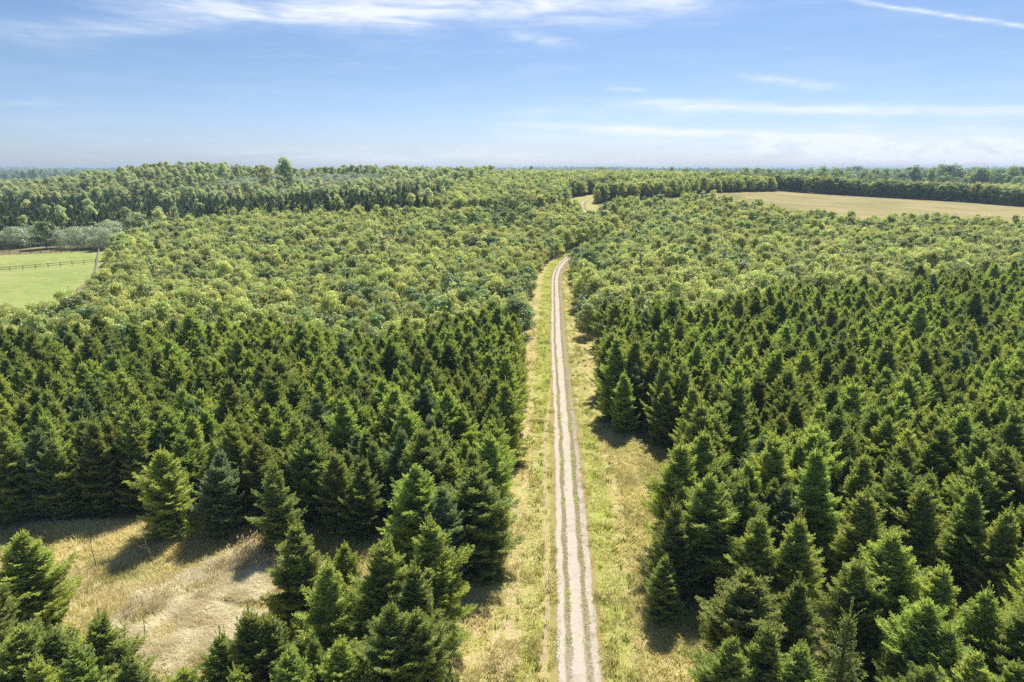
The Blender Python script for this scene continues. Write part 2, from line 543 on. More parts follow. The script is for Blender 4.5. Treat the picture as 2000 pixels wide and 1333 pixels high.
def strip(name, line, us, off, mat):
    tan = unit(np.gradient(line, axis=0))
    nor = np.stack([tan[:, 1], -tan[:, 0]], 1)
    us = np.asarray(us, float)
    X = line[:, 0][:, None] + nor[:, 0][:, None] * us
    Y = line[:, 1][:, None] + nor[:, 1][:, None] * us
    s = np.concatenate([[0], np.cumsum(np.linalg.norm(np.diff(line, axis=0), axis=1))]) + line[0, 1]
    uv = np.stack([np.broadcast_to(us, X.shape), np.broadcast_to(s[:, None], X.shape)], -1)
    return sheet(name, X, Y, off, mat, uv=uv)

strip('verge', RC[8:], np.linspace(-7.5, 6.5, 15), .015, MAT['verge'])
strip('track', RC[8:], np.linspace(-1.55, 1.5, 6), .030, MAT['track'])
PATH = catmull(np.array([at(1048, 1400), at(1060, 1320), at(1067, 1200), at(1068, 1100), at(1067, 1000), at(1064, 900), at(1066, 840), at(1073, 790), at(1075, 745)]), .8)
strip('footpath', PATH, [-.16, 0, .16], .026, MAT['path'])

def road_dist(x, y):
    """Signed distance (metres right of the middle rut) and position along the track."""
    x = np.atleast_1d(x); y = np.atleast_1d(y)
    L = RC[::3]
    tan = unit(np.gradient(L, axis=0))
    out = np.empty(len(x))
    for k in range(0, len(x), 4000):
        dx = x[k:k + 4000, None] - L[None, :, 0]; dy = y[k:k + 4000, None] - L[None, :, 1]
        i = np.argmin(dx * dx + dy * dy, 1)
        r = np.arange(len(i))
        out[k:k + 4000] = dx[r, i] * tan[i, 1] - dy[r, i] * tan[i, 0]
    return out

def inside(poly, x, y):
    poly = np.asarray(poly)
    r = np.zeros(np.shape(x), bool)
    j = len(poly) - 1
    for i in range(len(poly)):
        xi, yi = poly[i]; xj, yj = poly[j]
        c = ((yi > y) != (yj > y)) & (x < (xj - xi) * (y - yi) / (yj - yi + 1e-12) + xi)
        r ^= c
        j = i
    return r

def poly_sheet(name, poly, off, mat, step):
    """A sheet over a polygon that follows the terrain, its rim cut along the grid and pulled onto the outline."""
    import bmesh
    poly = np.asarray(poly)
    bm = bmesh.new()
    f = bm.faces.new([bm.verts.new((p[0], p[1], 0)) for p in poly])
    lo, hi = poly.min(0), poly.max(0)
    for ax in (0, 1):
        for c in np.arange(lo[ax] + step, hi[ax], step):
            no = (1, 0, 0) if ax == 0 else (0, 1, 0)
            co = (c, 0, 0) if ax == 0 else (0, c, 0)
            bmesh.ops.bisect_plane(bm, geom=bm.verts[:] + bm.edges[:] + bm.faces[:], plane_co=co, plane_no=no)
    for v in bm.verts:
        v.co.z = float(hgt(v.co.x, v.co.y)) + off
    bmesh.ops.recalc_face_normals(bm, faces=bm.faces[:])
    me = bpy.data.meshes.new(name)
    bm.to_mesh(me); bm.free()
    if len(me.polygons) and me.polygons[0].normal.z < 0:
        me.flip_normals()
    me.materials.append(mat)
    return tag(link(name, me), kind='structure')

PASTURE = [at(-420, 640), at(0, 640), at(110, 590), at(205, 530), at(208, 489), at(150, 492), at(0, 499), at(-420, 510)]
poly_sheet('pasture', PASTURE, .03, MAT['pasture'], 5.0)
STUB = [at(1405, 371.5), at(1500, 374), at(1600, 381), at(1760, 390), at(1900, 398), at(2000, 406), at(2300, 424), at(2300, 470), at(2000, 440), at(1800, 432), at(1650, 430), at(1560, 410), at(1480, 392), at(1430, 380)]
poly_sheet('dry_field', STUB, .03, MAT['stubble'], 5.0)
MEAD = [at(-150, 1080), at(60, 1030), at(300, 1020), at(520, 1000), at(700, 1020), at(800, 1060), at(800, 1400), at(500, 1500), at(-150, 1500)]
poly_sheet('dry_meadow', MEAD, .012, MAT['meadow'], 3.0)

# ------------------------------------------------------------------ trees
class Kind:
    """A tree as two meshes that share an origin at the foot: trunk and crown."""
    def __init__(self, trunk, crown, h, r):
        self.trunk, self.crown, self.h, self.r = trunk, crown, h, r

def make_spruce(seed, H, R, leader=.7, dens=1.0, mat='needles', taper=2.1, w=.048, bare=False):
    R *= 1.04
    rng = np.random.default_rng(seed)
    P, D, L, Wd, T = [], [], [], [], []
    stems = []
    lean = rng.normal(size=2) * .012 * H
    ph = rng.uniform(0, 2 * PI, 6)
    lump = lambda a, z: 1 + .13 * math.sin(2 * a + ph[0] + 1.1 * z) + .11 * math.sin(3 * a + ph[1] - 1.9 * z) + .10 * math.sin(a + ph[2] + 2.7 * z)
    axis_ = lambda z: np.array([lean[0] * (z / H) ** 2, lean[1] * (z / H) ** 2, z])
    zz = np.linspace(0, H, 9)
    stems.append(tube([axis_(z) for z in zz], np.interp(zz, [0, H * .8, H], [.018 * H, .005 * H, .008]), 6))
    z = .12
    whorls = []
    while z < H - leader:
        whorls.append((z, rng.uniform(.85, 1.1), int(rng.integers(5, 8))))
        gap = np.interp(z / H, [0, .6, 1], [.34, .36, .46]) / dens
        for k in range(2):
            whorls.append((z + gap * (k + 1) / 3 + rng.normal() * .05, rng.uniform(.55, 1.0), int(rng.integers(3, 6))))
        z += gap * rng.uniform(.9, 1.1)
    whorls.append((H - leader, 1.0, 5))
    for (z, ls, n) in whorls:
        if z >= H - leader + .01: continue
        prof = min(1.0, taper * ((H - z) / H) ** 1.05) * np.interp(z / H, [0, .12, 1], [.86, 1, 1])
        a0 = rng.uniform(0, 2 * PI)
        for k in range(n):
            az_ = a0 + 2 * PI * k / n + rng.normal() * .25
            Lb = max(.16, R * prof * ls * rng.uniform(.70, 1.18) * lump(az_, z))
            pitch = np.interp(z / H, [0, .3, .65, 1], [-8, 9, 32, 62]) + rng.normal() * 11
            if bare and z > H * .55: pitch += 8
            pr = rad(pitch)
            rad_ = np.array([math.cos(az_), math.sin(az_), 0]); up = np.array([0, 0, 1.0])
            side = np.array([-math.sin(az_), math.cos(az_), 0])
            t = np.arange(.10 if Lb < .5 else .20, 1.0, .078 / dens / Lb)
            def pos(t):
                return axis_(z) + (rad_ * math.cos(pr) * Lb) * t[:, None] + up * (Lb * (math.sin(pr) * t - .16 * t * (1 - t) + .17 * t ** 3))[:, None]
            p = pos(t)
            tg = unit(pos(t + .02) - p)
            # leading shoot of the branch
            e = pos(np.array([.92])); 
            P.append(pos(np.array([.80]))); D.append(unit(tg[-1:] + up * .15)); L.append(np.array([.24 + .10 * rng.random()])); Wd.append(np.array([w])); T.append(np.array([1.0]))
            for sg in (-1, 1):
                j = rng.normal(size=(len(t), 3)) * .16
                d = unit(tg * .62 + side * sg * .78 + j + up * rng.uniform(-.22, .18, len(t))[:, None])
                l = np.clip((.50 * Lb * (1 - t) + .13) * rng.uniform(.65, 1.15, len(t)), .12, .52)
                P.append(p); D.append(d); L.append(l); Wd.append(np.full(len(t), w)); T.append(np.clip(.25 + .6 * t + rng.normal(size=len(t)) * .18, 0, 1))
                big = np.nonzero(l > .20)[0]
                for q in (.35, .62, .85):
                    for s2 in (-1, 1):
                        if not len(big): continue
                        pp = p[big] + d[big] * (l[big] * q)[:, None]
                        lat = unit(np.cross(d[big], up) + 1e-6)
                        dd = unit(d[big] * .6 + lat * s2 * .75 + rng.normal(size=(len(big), 3)) * .2 + up * .05)
                        P.append(pp); D.append(dd); L.append(l[big] * (1.1 - q) * .55 + .07); Wd.append(np.full(len(big), w * .9))
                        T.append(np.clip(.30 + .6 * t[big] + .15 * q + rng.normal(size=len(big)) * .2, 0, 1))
            # upper side of the branch carries short raised shoots
            if Lb > .35:
                m = t[::2]; pm = p[::2]
                P.append(pm); D.append(unit(tg[::2] * .7 + up * .55 + rng.normal(size=(len(m), 3)) * .25)); L.append(np.full(len(m), .15) * rng.uniform(.7, 1.3, len(m)))
                Wd.append(np.full(len(m), w * .9)); T.append(np.clip(.45 + .5 * m + rng.normal(size=len(m)) * .15, 0, 1))
    # needles along the leader and its whorl of tips
    nz = np.linspace(H - leader, H - .04, int(46 * leader / .7))
    a = rng.uniform(0, 2 * PI, len(nz))
    P.append(np.array([axis_(z) for z in nz])); D.append(unit(np.stack([np.cos(a), np.sin(a), np.full(len(nz), 1.3)], 1)))
    L.append(np.full(len(nz), .10)); Wd.append(np.full(len(nz), .04)); T.append(np.full(len(nz), .9))
    for k in range(int(rng.integers(3, 6))):
        a = 2 * PI * k / 5 + rng.random(); d = unit(np.array([math.cos(a) * .55, math.sin(a) * .55, 1.0]))
        b = axis_(H - leader * rng.uniform(.85, 1.0)); ln = leader * rng.uniform(.45, .75)
        stems.append(tube([b, b + d * ln * .5, b + d * ln + np.array([0, 0, .05])], [.013, .011, .007], 4))
        q = np.linspace(.15, 1, 9)
        P.append(b + d * (q * ln)[:, None]); aa = rng.uniform(0, 2 * PI, 9)
        D.append(unit(d + .8 * np.stack([np.cos(aa), np.sin(aa), aa * 0], 1))); L.append(np.full(9, .11)); Wd.append(np.full(9, .05)); T.append(np.full(9, .95))
    P, D, L, Wd, T = (np.concatenate(x) for x in (P, D, L, Wd, T))
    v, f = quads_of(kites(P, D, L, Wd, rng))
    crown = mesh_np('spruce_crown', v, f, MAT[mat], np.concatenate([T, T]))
    tv, tf = join(stems)
    trunk = mesh_np('spruce_trunk', tv, tf, MAT['bark'], smooth=True)
    zc = tv[tf].mean(1)[:, 2]
    trunk.materials.append(MAT['shoot'])
    trunk.polygons.foreach_set('material_index', (zc > H - leader * 1.05).astype(np.int32))
    return Kind(trunk, crown, H, R)

def make_broadleaf(seed, H, R, lobes=26, leaves=5200, size=.18, mat='leaves', base=.06, spire=0.0, shoots=34, bark='grey_bark', fill=.55, droop=0.0):
    rng = np.random.default_rng(seed)
    stems = []
    c0 = H * base
    top = np.array([rng.normal() * .05 * H, rng.normal() * .05 * H, H * .82])
    zs = np.linspace(0, 1, 7)
    tp = np.stack([top[0] * zs ** 1.5, top[1] * zs ** 1.5, top[2] * zs], 1) + np.pad(rng.normal(size=(7, 2)) * .012 * H, ((0, 0), (0, 1))) * (zs > 0)[:, None]
    stems.append(tube(tp, np.interp(zs, [0, 1], [.017 * H, .004 * H]), 6))
    C, S = [], []
    for i in range(lobes):
        hz = (i + .5) / lobes
        zrel = hz ** .85
        wid = math.sin(PI * min(1, .20 + .80 * zrel)) ** .6 if not spire else (1 - zrel) ** .8 * 1.05 + .12
        if not spire: wid = max(wid, .25) * (1.0 if zrel < .8 else .85)
        a = i * 2.39996 + rng.normal() * .4
        rr = R * wid * (.72 if spire else .74) * rng.uniform(.55, 1.12)
        z = c0 + (H - c0) * (.10 + .80 * zrel) + rng.normal() * (.03 if spire else .075) * H
        ctr = np.array([math.cos(a) * rr, math.sin(a) * rr, z])
        s = R * ((.30 if lobes > 20 and H < 6 else .37) if not spire else .34) * rng.uniform(.5, 1.5) * (1 if not spire else (1.1 - .5 * zrel))
        C.append(ctr); S.append(s)
        b = tp[min(6, max(1, int(6 * (z - .25 * H) / (H * .82))))]
        mid = (b + ctr) / 2 + np.array([0, 0, -.04 * H])
        stems.append(tube([b, mid, ctr], [.007 * H, .005 * H, .002 * H], 4))
    C.append(np.array([top[0], top[1], H * .86])); S.append(R * .36)
    C = np.array(C); S = np.array(S)
    pr = S ** 2 / np.sum(S ** 2)
    idx = rng.choice(len(C), leaves, p=pr)
    d = unit(rng.normal(size=(leaves, 3)))
    d[:, 2] = np.where(d[:, 2] < -.35, -d[:, 2], d[:, 2])
    rr = S[idx] * rng.uniform(fill, 1.08, leaves) ** .8
    p = C[idx] + d * rr[:, None] * np.array([1.0, 1.0, .85])
    # twiggy sprays standing out of the lobes
    k = int(shoots)
    ii = rng.integers(0, len(C), k)
    sd = unit(rng.normal(size=(k, 3)) * np.array([.8, .8, .35]) + np.array([0, 0, .9 - droop]))
    ln = rng.uniform(.25, .75, k) * R * .8
    q = np.linspace(.2, 1, 11)
    sp = (C[ii] + sd * S[ii][:, None] * .8)[:, None] + sd[:, None] * (q[None] * ln[:, None])[..., None] + rng.normal(size=(k, 11, 3)) * .06 * size / .17
    sn = unit(sd[:, None] * .3 + rng.normal(size=(k, 11, 3)))
    for j in range(k):
        stems.append(tube([C[ii[j]], C[ii[j]] + sd[j] * (S[ii[j]] * .8 + ln[j] * .5), C[ii[j]] + sd[j] * (S[ii[j]] * .8 + ln[j] * .95)], [.012, .009, .005], 3))
    p = np.concatenate([p, sp.reshape(-1, 3)])
    dd = unit(np.concatenate([d * .75 + rng.normal(size=(leaves, 3)) * .62, sn.reshape(-1, 3) * .5]) + np.array([0, 0, .45 - droop]))
    n = len(p)
    l = size * rng.uniform(.7, 1.35, n)
    v4 = cards(p, dd, l, l * rng.uniform(.6, .85, n), rng)
    lobe_t = rng.normal(size=len(C) ) * .16
    T = np.clip(.42 + np.concatenate([lobe_t[idx], np.full(k * 11, .22)]) + rng.normal(size=n) * .22, 0, 1)
    v, f = quads_of(v4)
    crown = mesh_np('broadleaf_crown', v, f, MAT[mat], T)
    tv, tf = join(stems)
    trunk = mesh_np('broadleaf_trunk', tv, tf, MAT[bark], smooth=True)
    return Kind(trunk, crown, H, R)

SPR = [make_spruce(11, 6.6, 1.55, .75), make_spruce(12, 7.2, 1.62, 1.0), make_spruce(13, 6.2, 1.70, .50, taper=2.35), make_spruce(14, 7.6, 1.50, 1.1),
       make_spruce(15, 6.8, 1.75, .55, taper=2.3), make_spruce(16, 7.0, 1.38, 1.05, dens=.9), make_spruce(17, 6.4, 1.48, .85, taper=2.5)]
SPR_SHADED = [make_spruce(18, 8.2, 1.75, .5, mat='needles_shaded'), make_spruce(19, 7.6, 1.85, .45, mat='needles_shaded')]  # spruces for the far woods, shade put into the needle colour
SPR_BLUE = make_spruce(21, 6.4, 1.55, .70, mat='needles_blue')
SPR_THIN = make_spruce(22, 6.6, 1.30, 1.45, dens=.45, taper=1.15, bare=True)
BRD = [make_broadleaf(31, 5.2, 2.15), make_broadleaf(32, 6.1, 1.65, shoots=44), make_broadleaf(33, 4.8, 2.3, lobes=30), make_broadleaf(34, 5.4, 2.1, lobes=24, shoots=14),
       make_broadleaf(35, 5.0, 2.2, lobes=28, leaves=5600), make_broadleaf(36, 5.3, 2.15, lobes=24, mat='deep', shoots=10), make_broadleaf(37, 5.7, 1.55, lobes=22, shoots=14)]
BIR = [make_broadleaf(41, 6.6, 1.05, lobes=18, leaves=2600, size=.15, mat='olive', spire=1, shoots=14, fill=.4), make_broadleaf(42, 7.2, 1.2, lobes=20, leaves=2800, size=.15, mat='olive', spire=1, shoots=26, fill=.4)]
BIG = [make_broadleaf(51, 13, 5.2, lobes=26, leaves=7000, size=.42, mat='deep', base=.02, shoots=30, fill=.6), make_broadleaf(52, 14, 4.4, lobes=24, leaves=6400, size=.42, mat='deep', base=.02, shoots=30, fill=.6),
       make_broadleaf(53, 12, 5.6, lobes=28, leaves=7000, size=.42, mat='deep', base=.0, shoots=26, fill=.6)]
POP = [make_broadleaf(55, 9, 2.3, lobes=20, leaves=4200, size=.26, mat='olive', spire=0, base=.0, shoots=34, fill=.5)]
WIL = [make_broadleaf(61, 7, 4.2, lobes=26, leaves=7600, size=.24, mat='silver', base=-.10, shoots=46, fill=.6, droop=.3), make_broadleaf(62, 6, 3.8, lobes=24, leaves=7000, size=.24, mat='silver', base=-.10, shoots=42, fill=.6, droop=.3)]

LEAN = np.random.default_rng(5)
def place(name, kd, x, y, s, rz, label, cat, group=None, sz=None, dz=0.0):
    e = bpy.data.objects.new(name, None)
    e.empty_display_size = .5
    COL.objects.link(e)
    e.location = (x, y, float(hgt(x, y)) + dz)
    e.rotation_euler = (LEAN.normal() * .022, LEAN.normal() * .022, rz)
    e.scale = (s, s, sz if sz else s)
    tag(e, label, cat, group)
    link('trunk', kd.trunk, e)
    link('crown', kd.crown, e)
    return e

def scatter(name, kinds, pts, kind='stuff', trunks=True):
    """One object that stands for a mass: points with an own turn, size and kind, each carrying a tree."""
    pts = np.asarray(pts, float)
    me = bpy.data.meshes.new(name)
    me.vertices.add(len(pts))
    me.vertices.foreach_set('co', pts[:, :3].astype(np.float32).ravel())
    for nm, tp, c in (('turn', 'FLOAT', 3), ('size', 'FLOAT', 4), ('which', 'INT', 5)):
        a = me.attributes.new(nm, tp, 'POINT')
        a.data.foreach_set('value', pts[:, c].astype(np.float32 if tp == 'FLOAT' else np.int32))
    o = link(name, me)
    ng = bpy.data.node_groups.new(name, 'GeometryNodeTree')
    ng.interface.new_socket('Geometry', in_out='INPUT', socket_type='NodeSocketGeometry')
    ng.interface.new_socket('Geometry', in_out='OUTPUT', socket_type='NodeSocketGeometry')
    N, Lk = ng.nodes, ng.links
    gi, go = N.new('NodeGroupInput'), N.new('NodeGroupOutput')
    jn = N.new('GeometryNodeJoinGeometry')
    for kd in reversed(kinds):          # a joined socket lists its links last first
        jt = N.new('GeometryNodeJoinGeometry')
        for me_ in ((kd.crown, kd.trunk) if trunks and kd.trunk else (kd.crown,)):
            src = SOURCES.get(me_.name)
            if src is None:
                src = SOURCES[me_.name] = bpy.data.objects.new(me_.name, me_)
            oi = N.new('GeometryNodeObjectInfo')
            oi.inputs['Object'].default_value = src
            oi.inputs['As Instance'].default_value = True
            Lk.new(oi.outputs['Geometry'], jt.inputs[0])
        g2 = N.new('GeometryNodeGeometryToInstance')
        Lk.new(jt.outputs[0], g2.inputs[0])
        Lk.new(g2.outputs[0], jn.inputs[0])
    ip = N.new('GeometryNodeInstanceOnPoints')
    Lk.new(gi.outputs[0], ip.inputs['Points'])
    Lk.new(jn.outputs[0], ip.inputs['Instance'])
    ip.inputs['Pick Instance'].default_value = True
    def attr(nm, tp):
        a = N.new('GeometryNodeInputNamedAttribute'); a.data_type = tp; a.inputs[0].default_value = nm
        return next(s for s in a.outputs if s.enabled and s.name == 'Attribute')
    Lk.new(attr('which', 'INT'), ip.inputs['Instance Index'])
    cx = N.new('ShaderNodeCombineXYZ'); Lk.new(attr('turn', 'FLOAT'), cx.inputs[2])
    Lk.new(cx.outputs[0], ip.inputs['Rotation'])
    Lk.new(attr('size', 'FLOAT'), ip.inputs['Scale'])
    Lk.new(ip.outputs[0], go.inputs[0])
    md = o.modifiers.new('scatter', 'NODES'); md.node_group = ng
    tag(o, kind=kind)
    return o
SOURCES = {}

def vnoise(p, scale, seed):
    """Smooth value noise in the plane."""
    rg = np.random.default_rng(seed)
    tab = rg.random((64, 64))
    q = p / scale; i = np.floor(q).astype(int); f = q - i; f = f * f * (3 - 2 * f)
    g = lambda a, b: tab[(i[:, 0] + a) % 64, (i[:, 1] + b) % 64]
    return (g(0, 0) * (1 - f[:, 0]) + g(1, 0) * f[:, 0]) * (1 - f[:, 1]) + (g(0, 1) * (1 - f[:, 0]) + g(1, 1) * f[:, 0]) * f[:, 1]

# ---------------------------------------------------------------- where things grow
rng = np.random.default_rng(7)
def jitter_grid(poly, sx, sy, jit, ang=0.053, drop=0.0, rg=None, warp=False):
    rg = rg or rng
    poly = np.asarray(poly)
    c, s = math.cos(ang), math.sin(ang)
    R = np.array([[c, s], [-s, c]])           # world -> rows along the track
    q = poly @ R
    lo, hi = q.min(0), q.max(0)
    A, B = np.meshgrid(np.arange(lo[0], hi[0], sx), np.arange(lo[1], hi[1], sy))
    B = B + (np.arange(B.shape[1]) % 2)[None] * sy * .5
    p = np.stack([A.ravel(), B.ravel()], 1) + rg.normal(size=(A.size, 2)) * jit
    p = p @ R.T
    wy = np.where(p[:, 1] > 72, (vnoise(p, 9.0, 91) - .5) * 9 + (vnoise(p, 3.0, 92) - .5) * 5, 0) if warp else 0
    p = p[inside(poly, p[:, 0], p[:, 1] + wy)]
    return p[rg.random(len(p)) >= drop]

def seen(p, m=0.0, h=3.0):
    a, b, d = proj(p[:, 0], p[:, 1], hgt(p[:, 0], p[:, 1]) + h)
    return (a > -m) & (a < 2000 + m) & (b < 1333 + m * .8) & (d > 1)

def apart(p, q, dmin):
    if not len(q) or not len(p): return p
    d = np.min(((p[:, None] - np.asarray(q)[None, :, :2]) ** 2).sum(-1), 1)
    return p[d > dmin ** 2]

# spruces one can single out, given by where their tip shows in the photograph and how tall they are
NEAR = [
 (28, 1042, 7.4, 4, 1.12, 'broad dark spruce at the left edge of the dry-grass clearing'),
 (-40, 1120, 7.2, 0, 1.05, 'spruce cut by the left picture edge beside the broad dark one'),
 (195, 1190, 6.6, 1, 1.05, 'bright green spruce below the dry-grass clearing with two bare leader shoots'),
 (103, 1222, 6.3, 6, 1.05, 'bushy light green spruce in the lower left corner, second from the edge'),
 (18, 1238, 6.4, 2, 1.05, 'pale green spruce in the lower left corner against the picture edge'),
 (250, 1275, 5.6, 5, 1.05, 'low spruce at the right end of the lower left corner clump'),
 (55, 1290, 6.0, 0, 1.0, 'spruce at the very bottom of the lower left corner clump'),
 (150, 1270, 6.0, 4, 1.0, 'spruce filling the middle of the lower left corner clump'),
 (425, 1232, 6.0, 5, 1.0, 'narrow spruce at the left end of the bottom clump below the pale grass'),
 (485, 1178, 7.2, 1, 1.0, 'bright green spruce in front of the tall dark one, tip over the pale grass'),
 (535, 1195, 6.6, 0, .95, 'bright green spruce pressed against the foot of the tall dark spruce'),
 (565, 1262, 6.0, 6, .95, 'short light green spruce at the bottom edge beneath the tall dark spruce'),
 (345, 1312, 5.0, 2, .95, 'spruce tip just showing at the bottom edge below the clearing'),
 (460, 1290, 5.6, 3, .95, 'spruce at the bottom edge between the narrow and the bright green ones'),
 (577, 1005, 8.0, 3, 1.10, 'tall dark spruce with twin bare leaders standing right of the pale grass'),
 (636, 1082, 7.3, 5, 1.02, 'spruce leaning on the right side of the tall twin-leader spruce'),
 (672, 1062, 5.2, 6, .85, 'small slender spruce behind the foreground group, its foot in dry grass'),
 (742, 1048, 8.0, 1, 1.02, 'tall yellowish green spruce with tan brush-like tips amid the foreground group'),
 (803, 1092, 7.4, 3, 1.05, 'spruce with a thick bare brown leader in the foreground group'),
 (848, 1010, 8.2, 1, .95, 'tallest bright spruce at the track side of the foreground group'),
 (607, 1235, 5.4, 5, .9, 'slim spruce in the shade between the tall dark one and the front pair'),
 (668, 1255, 5.6, 6, 1.0, 'light green spruce at the front of the foreground group near the bottom edge'),
 (760, 1185, 6.6, 4, 1.0, 'dark spruce at the foot of the foreground group beside the track verge'),
 (818, 1190, 6.0, 2, .95, 'low wide spruce at the right foot of the foreground group by the verge'),
 (722, 1310, 4.6, 0, .9, 'spruce tip at the bottom edge below the foreground group'),
 (882, 1322, 1.6, 6, .4, 'tiny spruce seedling at the bottom edge beside the verge'),
 (308, 868, 7.2, 1, 1.08, 'sunlit spruce standing forward of the left plantation beside the clearing'),
 (425, 878, 6.6, 'B', 1.05, 'pale blue-green spruce standing out of the dark front of the left plantation'),
 (535, 895, 7.0, 5, 1.0, 'spruce in the front row just right of the pale blue-green one'),
 (935, 920, 7.2, 2, 1.22, 'broad dark spruce at the near corner of the left plantation beside the track'),
 (868, 945, 7.0, 'B', .98, 'blue-green spruce next to the near corner of the left plantation'),
 (812, 905, 7.6, 4, 1.1, 'large spruce in the front row left of the blue-green corner spruce'),
 (1322, 966, 7.0, 5, 1.0, 'spruce with a thin leader at the track-side corner of the right plantation'),
 (1384, 922, 7.8, 4, 1.18, 'broad rounded spruce towering over the track-side corner at right'),
 (1453, 930, 7.4, 1, 1.0, 'spruce behind the broad rounded corner spruce at right'),
 (1300, 1085, 4.4, 6, .95, 'low spruce at the outermost foot of the right corner beside the verge'),
 (1484, 1000, 7.0, 0, 1.0, 'spruce with tan tips right of the broad rounded corner spruce'),
 (1567, 992, 7.6, 3, 1.02, 'spruce crowned with a brush of yellow tips above the sunlit grass gap'),
 (1464, 1112, 7.2, 2, 1.08, 'large grey-green spruce at the front of the right plantation beside the verge'),
 (1556, 1120, 6.8, 3, .95, 'slim spruce with a long brown leader beside the large grey-green one'),
 (1660, 1166, 6.9, 'T', 1.05, 'sparse young spruce with a long bare leader and open whorls'),
 (1682, 1092, 6.8, 6, .95, 'spruce with reddish tips right of the sunlit grass gap'),
 (1743, 1042, 7.6, 4, 1.08, 'tall bushy spruce behind the sparse young one, right of the gap'),
 (1692, 955, 7.4, 1, 1.05, 'pale spruce with spreading boughs behind the sunlit grass gap'),
 (1838, 1100, 7.0, 0, 1.0, 'spruce with a pointed tip midway along the right foreground'),
 (1926, 1138, 6.8, 5, 1.0, 'narrow spruce with upswept tips near the lower right corner'),
 (1808, 1172, 6.6, 2, 1.0, 'rounded spruce in front of the pointed one in the right foreground'),
 (1990, 1178, 6.8, 1, 1.0, 'spruce cut by the right picture edge in the foreground'),
 (1752, 1256, 4.6, 5, .85, 'young light green spruce right of the sparse one at the bottom'),
 (1852, 1222, 6.2, 6, 1.0, 'bright spruce above the bottom edge in the right foreground'),
 (1905, 1270, 6.0, 4, 1.0, 'spruce in the lower right corner, second from the edge'),
 (1985, 1290, 6.0, 0, 1.0, 'spruce in the lower right corner against the picture edge'),
 (1800, 1300, 5.4, 2, .95, 'spruce at the bottom edge right of the young light green one'),
 (1420, 1250, 6.0, 4, 1.0, 'low dark spruce at the bottom edge beside the right verge'),
 (1500, 1215, 6.4, 0, 1.0, 'dark spruce under the large grey-green one near the bottom edge'),
 (1570, 1255, 6.0, 6, .95, 'shaded spruce left of the sparse young one at the bottom'),
 (1907, 940, 7.4, 3, 1.05, 'spruce with layered sunlit boughs near the right picture edge'),
 (1968, 980, 7.2, 5, 1.0, 'spruce beside the layered one at the right picture edge'),
 (1803, 940, 7.2, 0, 1.0, 'sunlit spruce midway between the pale spreading and the layered ones'),
]
near_xy = []
for (px, py, h, k, wd, lab) in NEAR:
    kd = SPR_BLUE if k == 'B' else SPR_THIN if k == 'T' else SPR[k]
    x, y = at(px, py, h)
    s = h / kd.h
    place('spruce_tree', kd, x, y, s * wd * 1.04, rng.uniform(0, 6.28), lab, 'spruce tree', 'spruces of the plantation', sz=s)
    near_xy.append((x, y))
near_xy = np.array(near_xy)

SL = [at(-420, 1080), at(-100, 1050), at(0, 1022), at(130, 1018), at(270, 1008), at(480, 1008), at(620, 1040), at(760, 1068), at(945, 1065),
      at(985, 980), at(1000, 880), at(1010, 800), at(1018, 740), at(1023, 690), at(1020, 640, 5), at(900, 632, 6), at(760, 655, 6), at(620, 652, 6), at(480, 622, 6), at(250, 640, 6), at(0, 662, 6), at(-420, 690, 6)]
SR = [at(1166, 660), at(1170, 720), at(1186, 790), at(1212, 850), at(1310, 872), at(1330, 900), at(1325, 985), at(1305, 1060), at(1310, 1120), at(1410, 1150), at(1450, 1330), at(1480, 1700),
      at(2700, 1700), at(2700, 520, 6), at(2000, 524, 6), at(1850, 542, 6), at(1700, 560, 6), at(1560, 572, 6), at(1400, 600, 6), at(1250, 606, 6)]
GAPS = [(*at(1632, 1175), 1.3), (*at(715, 700), 1.6)]
pts = []
for poly in (SL, SR):
    p = jitter_grid(poly, 2.15, 2.2, .42, drop=.07, warp=True)
    p = p[seen(p, 260)]
    p = apart(p, near_xy, 1.55)
    for gx_, gy_, gr_ in GAPS:
        p = p[(p[:, 0] - gx_) ** 2 + (p[:, 1] - gy_) ** 2 > gr_ ** 2]
    a, b, _ = proj(p[:, 0], p[:, 1], 6.8)
    pts.append(p)
# the foreground rows are the single trees above: keep the sown ones behind them
def behind_rows(p, side):
    a, b, _ = proj(p[:, 0], p[:, 1], np.full(len(p), 6.8))
    if side == 'r':
        return p[(b < 935) | (a > 2030)]
    return p
pts[1] = behind_rows(pts[1], 'r')
sprL = len(pts[0])
allp = np.concatenate(pts)
left = np.arange(len(allp)) < sprL
N_ = len(allp)
sc_ = np.clip(rng.normal(1.03, .14, N_), .62, 1.35)
ki_ = rng.integers(0, len(SPR), N_)
rz_ = rng.uniform(0, 6.28, N_)
blue_ = rng.random(N_) < .10
vis = seen(allp)
dist = np.hypot(allp[:, 0], allp[:, 1])
order = np.argsort(np.where(vis, dist, 1e9))
indiv = set(order[:300 - len(NEAR)].tolist())
rd = road_dist(allp[:, 0], allp[:, 1])
stuff_pts = []
G_SP = 'spruces of the plantation'
pxx, pyy, _ = proj(allp[:, 0], allp[:, 1], hgt(allp[:, 0], allp[:, 1]))
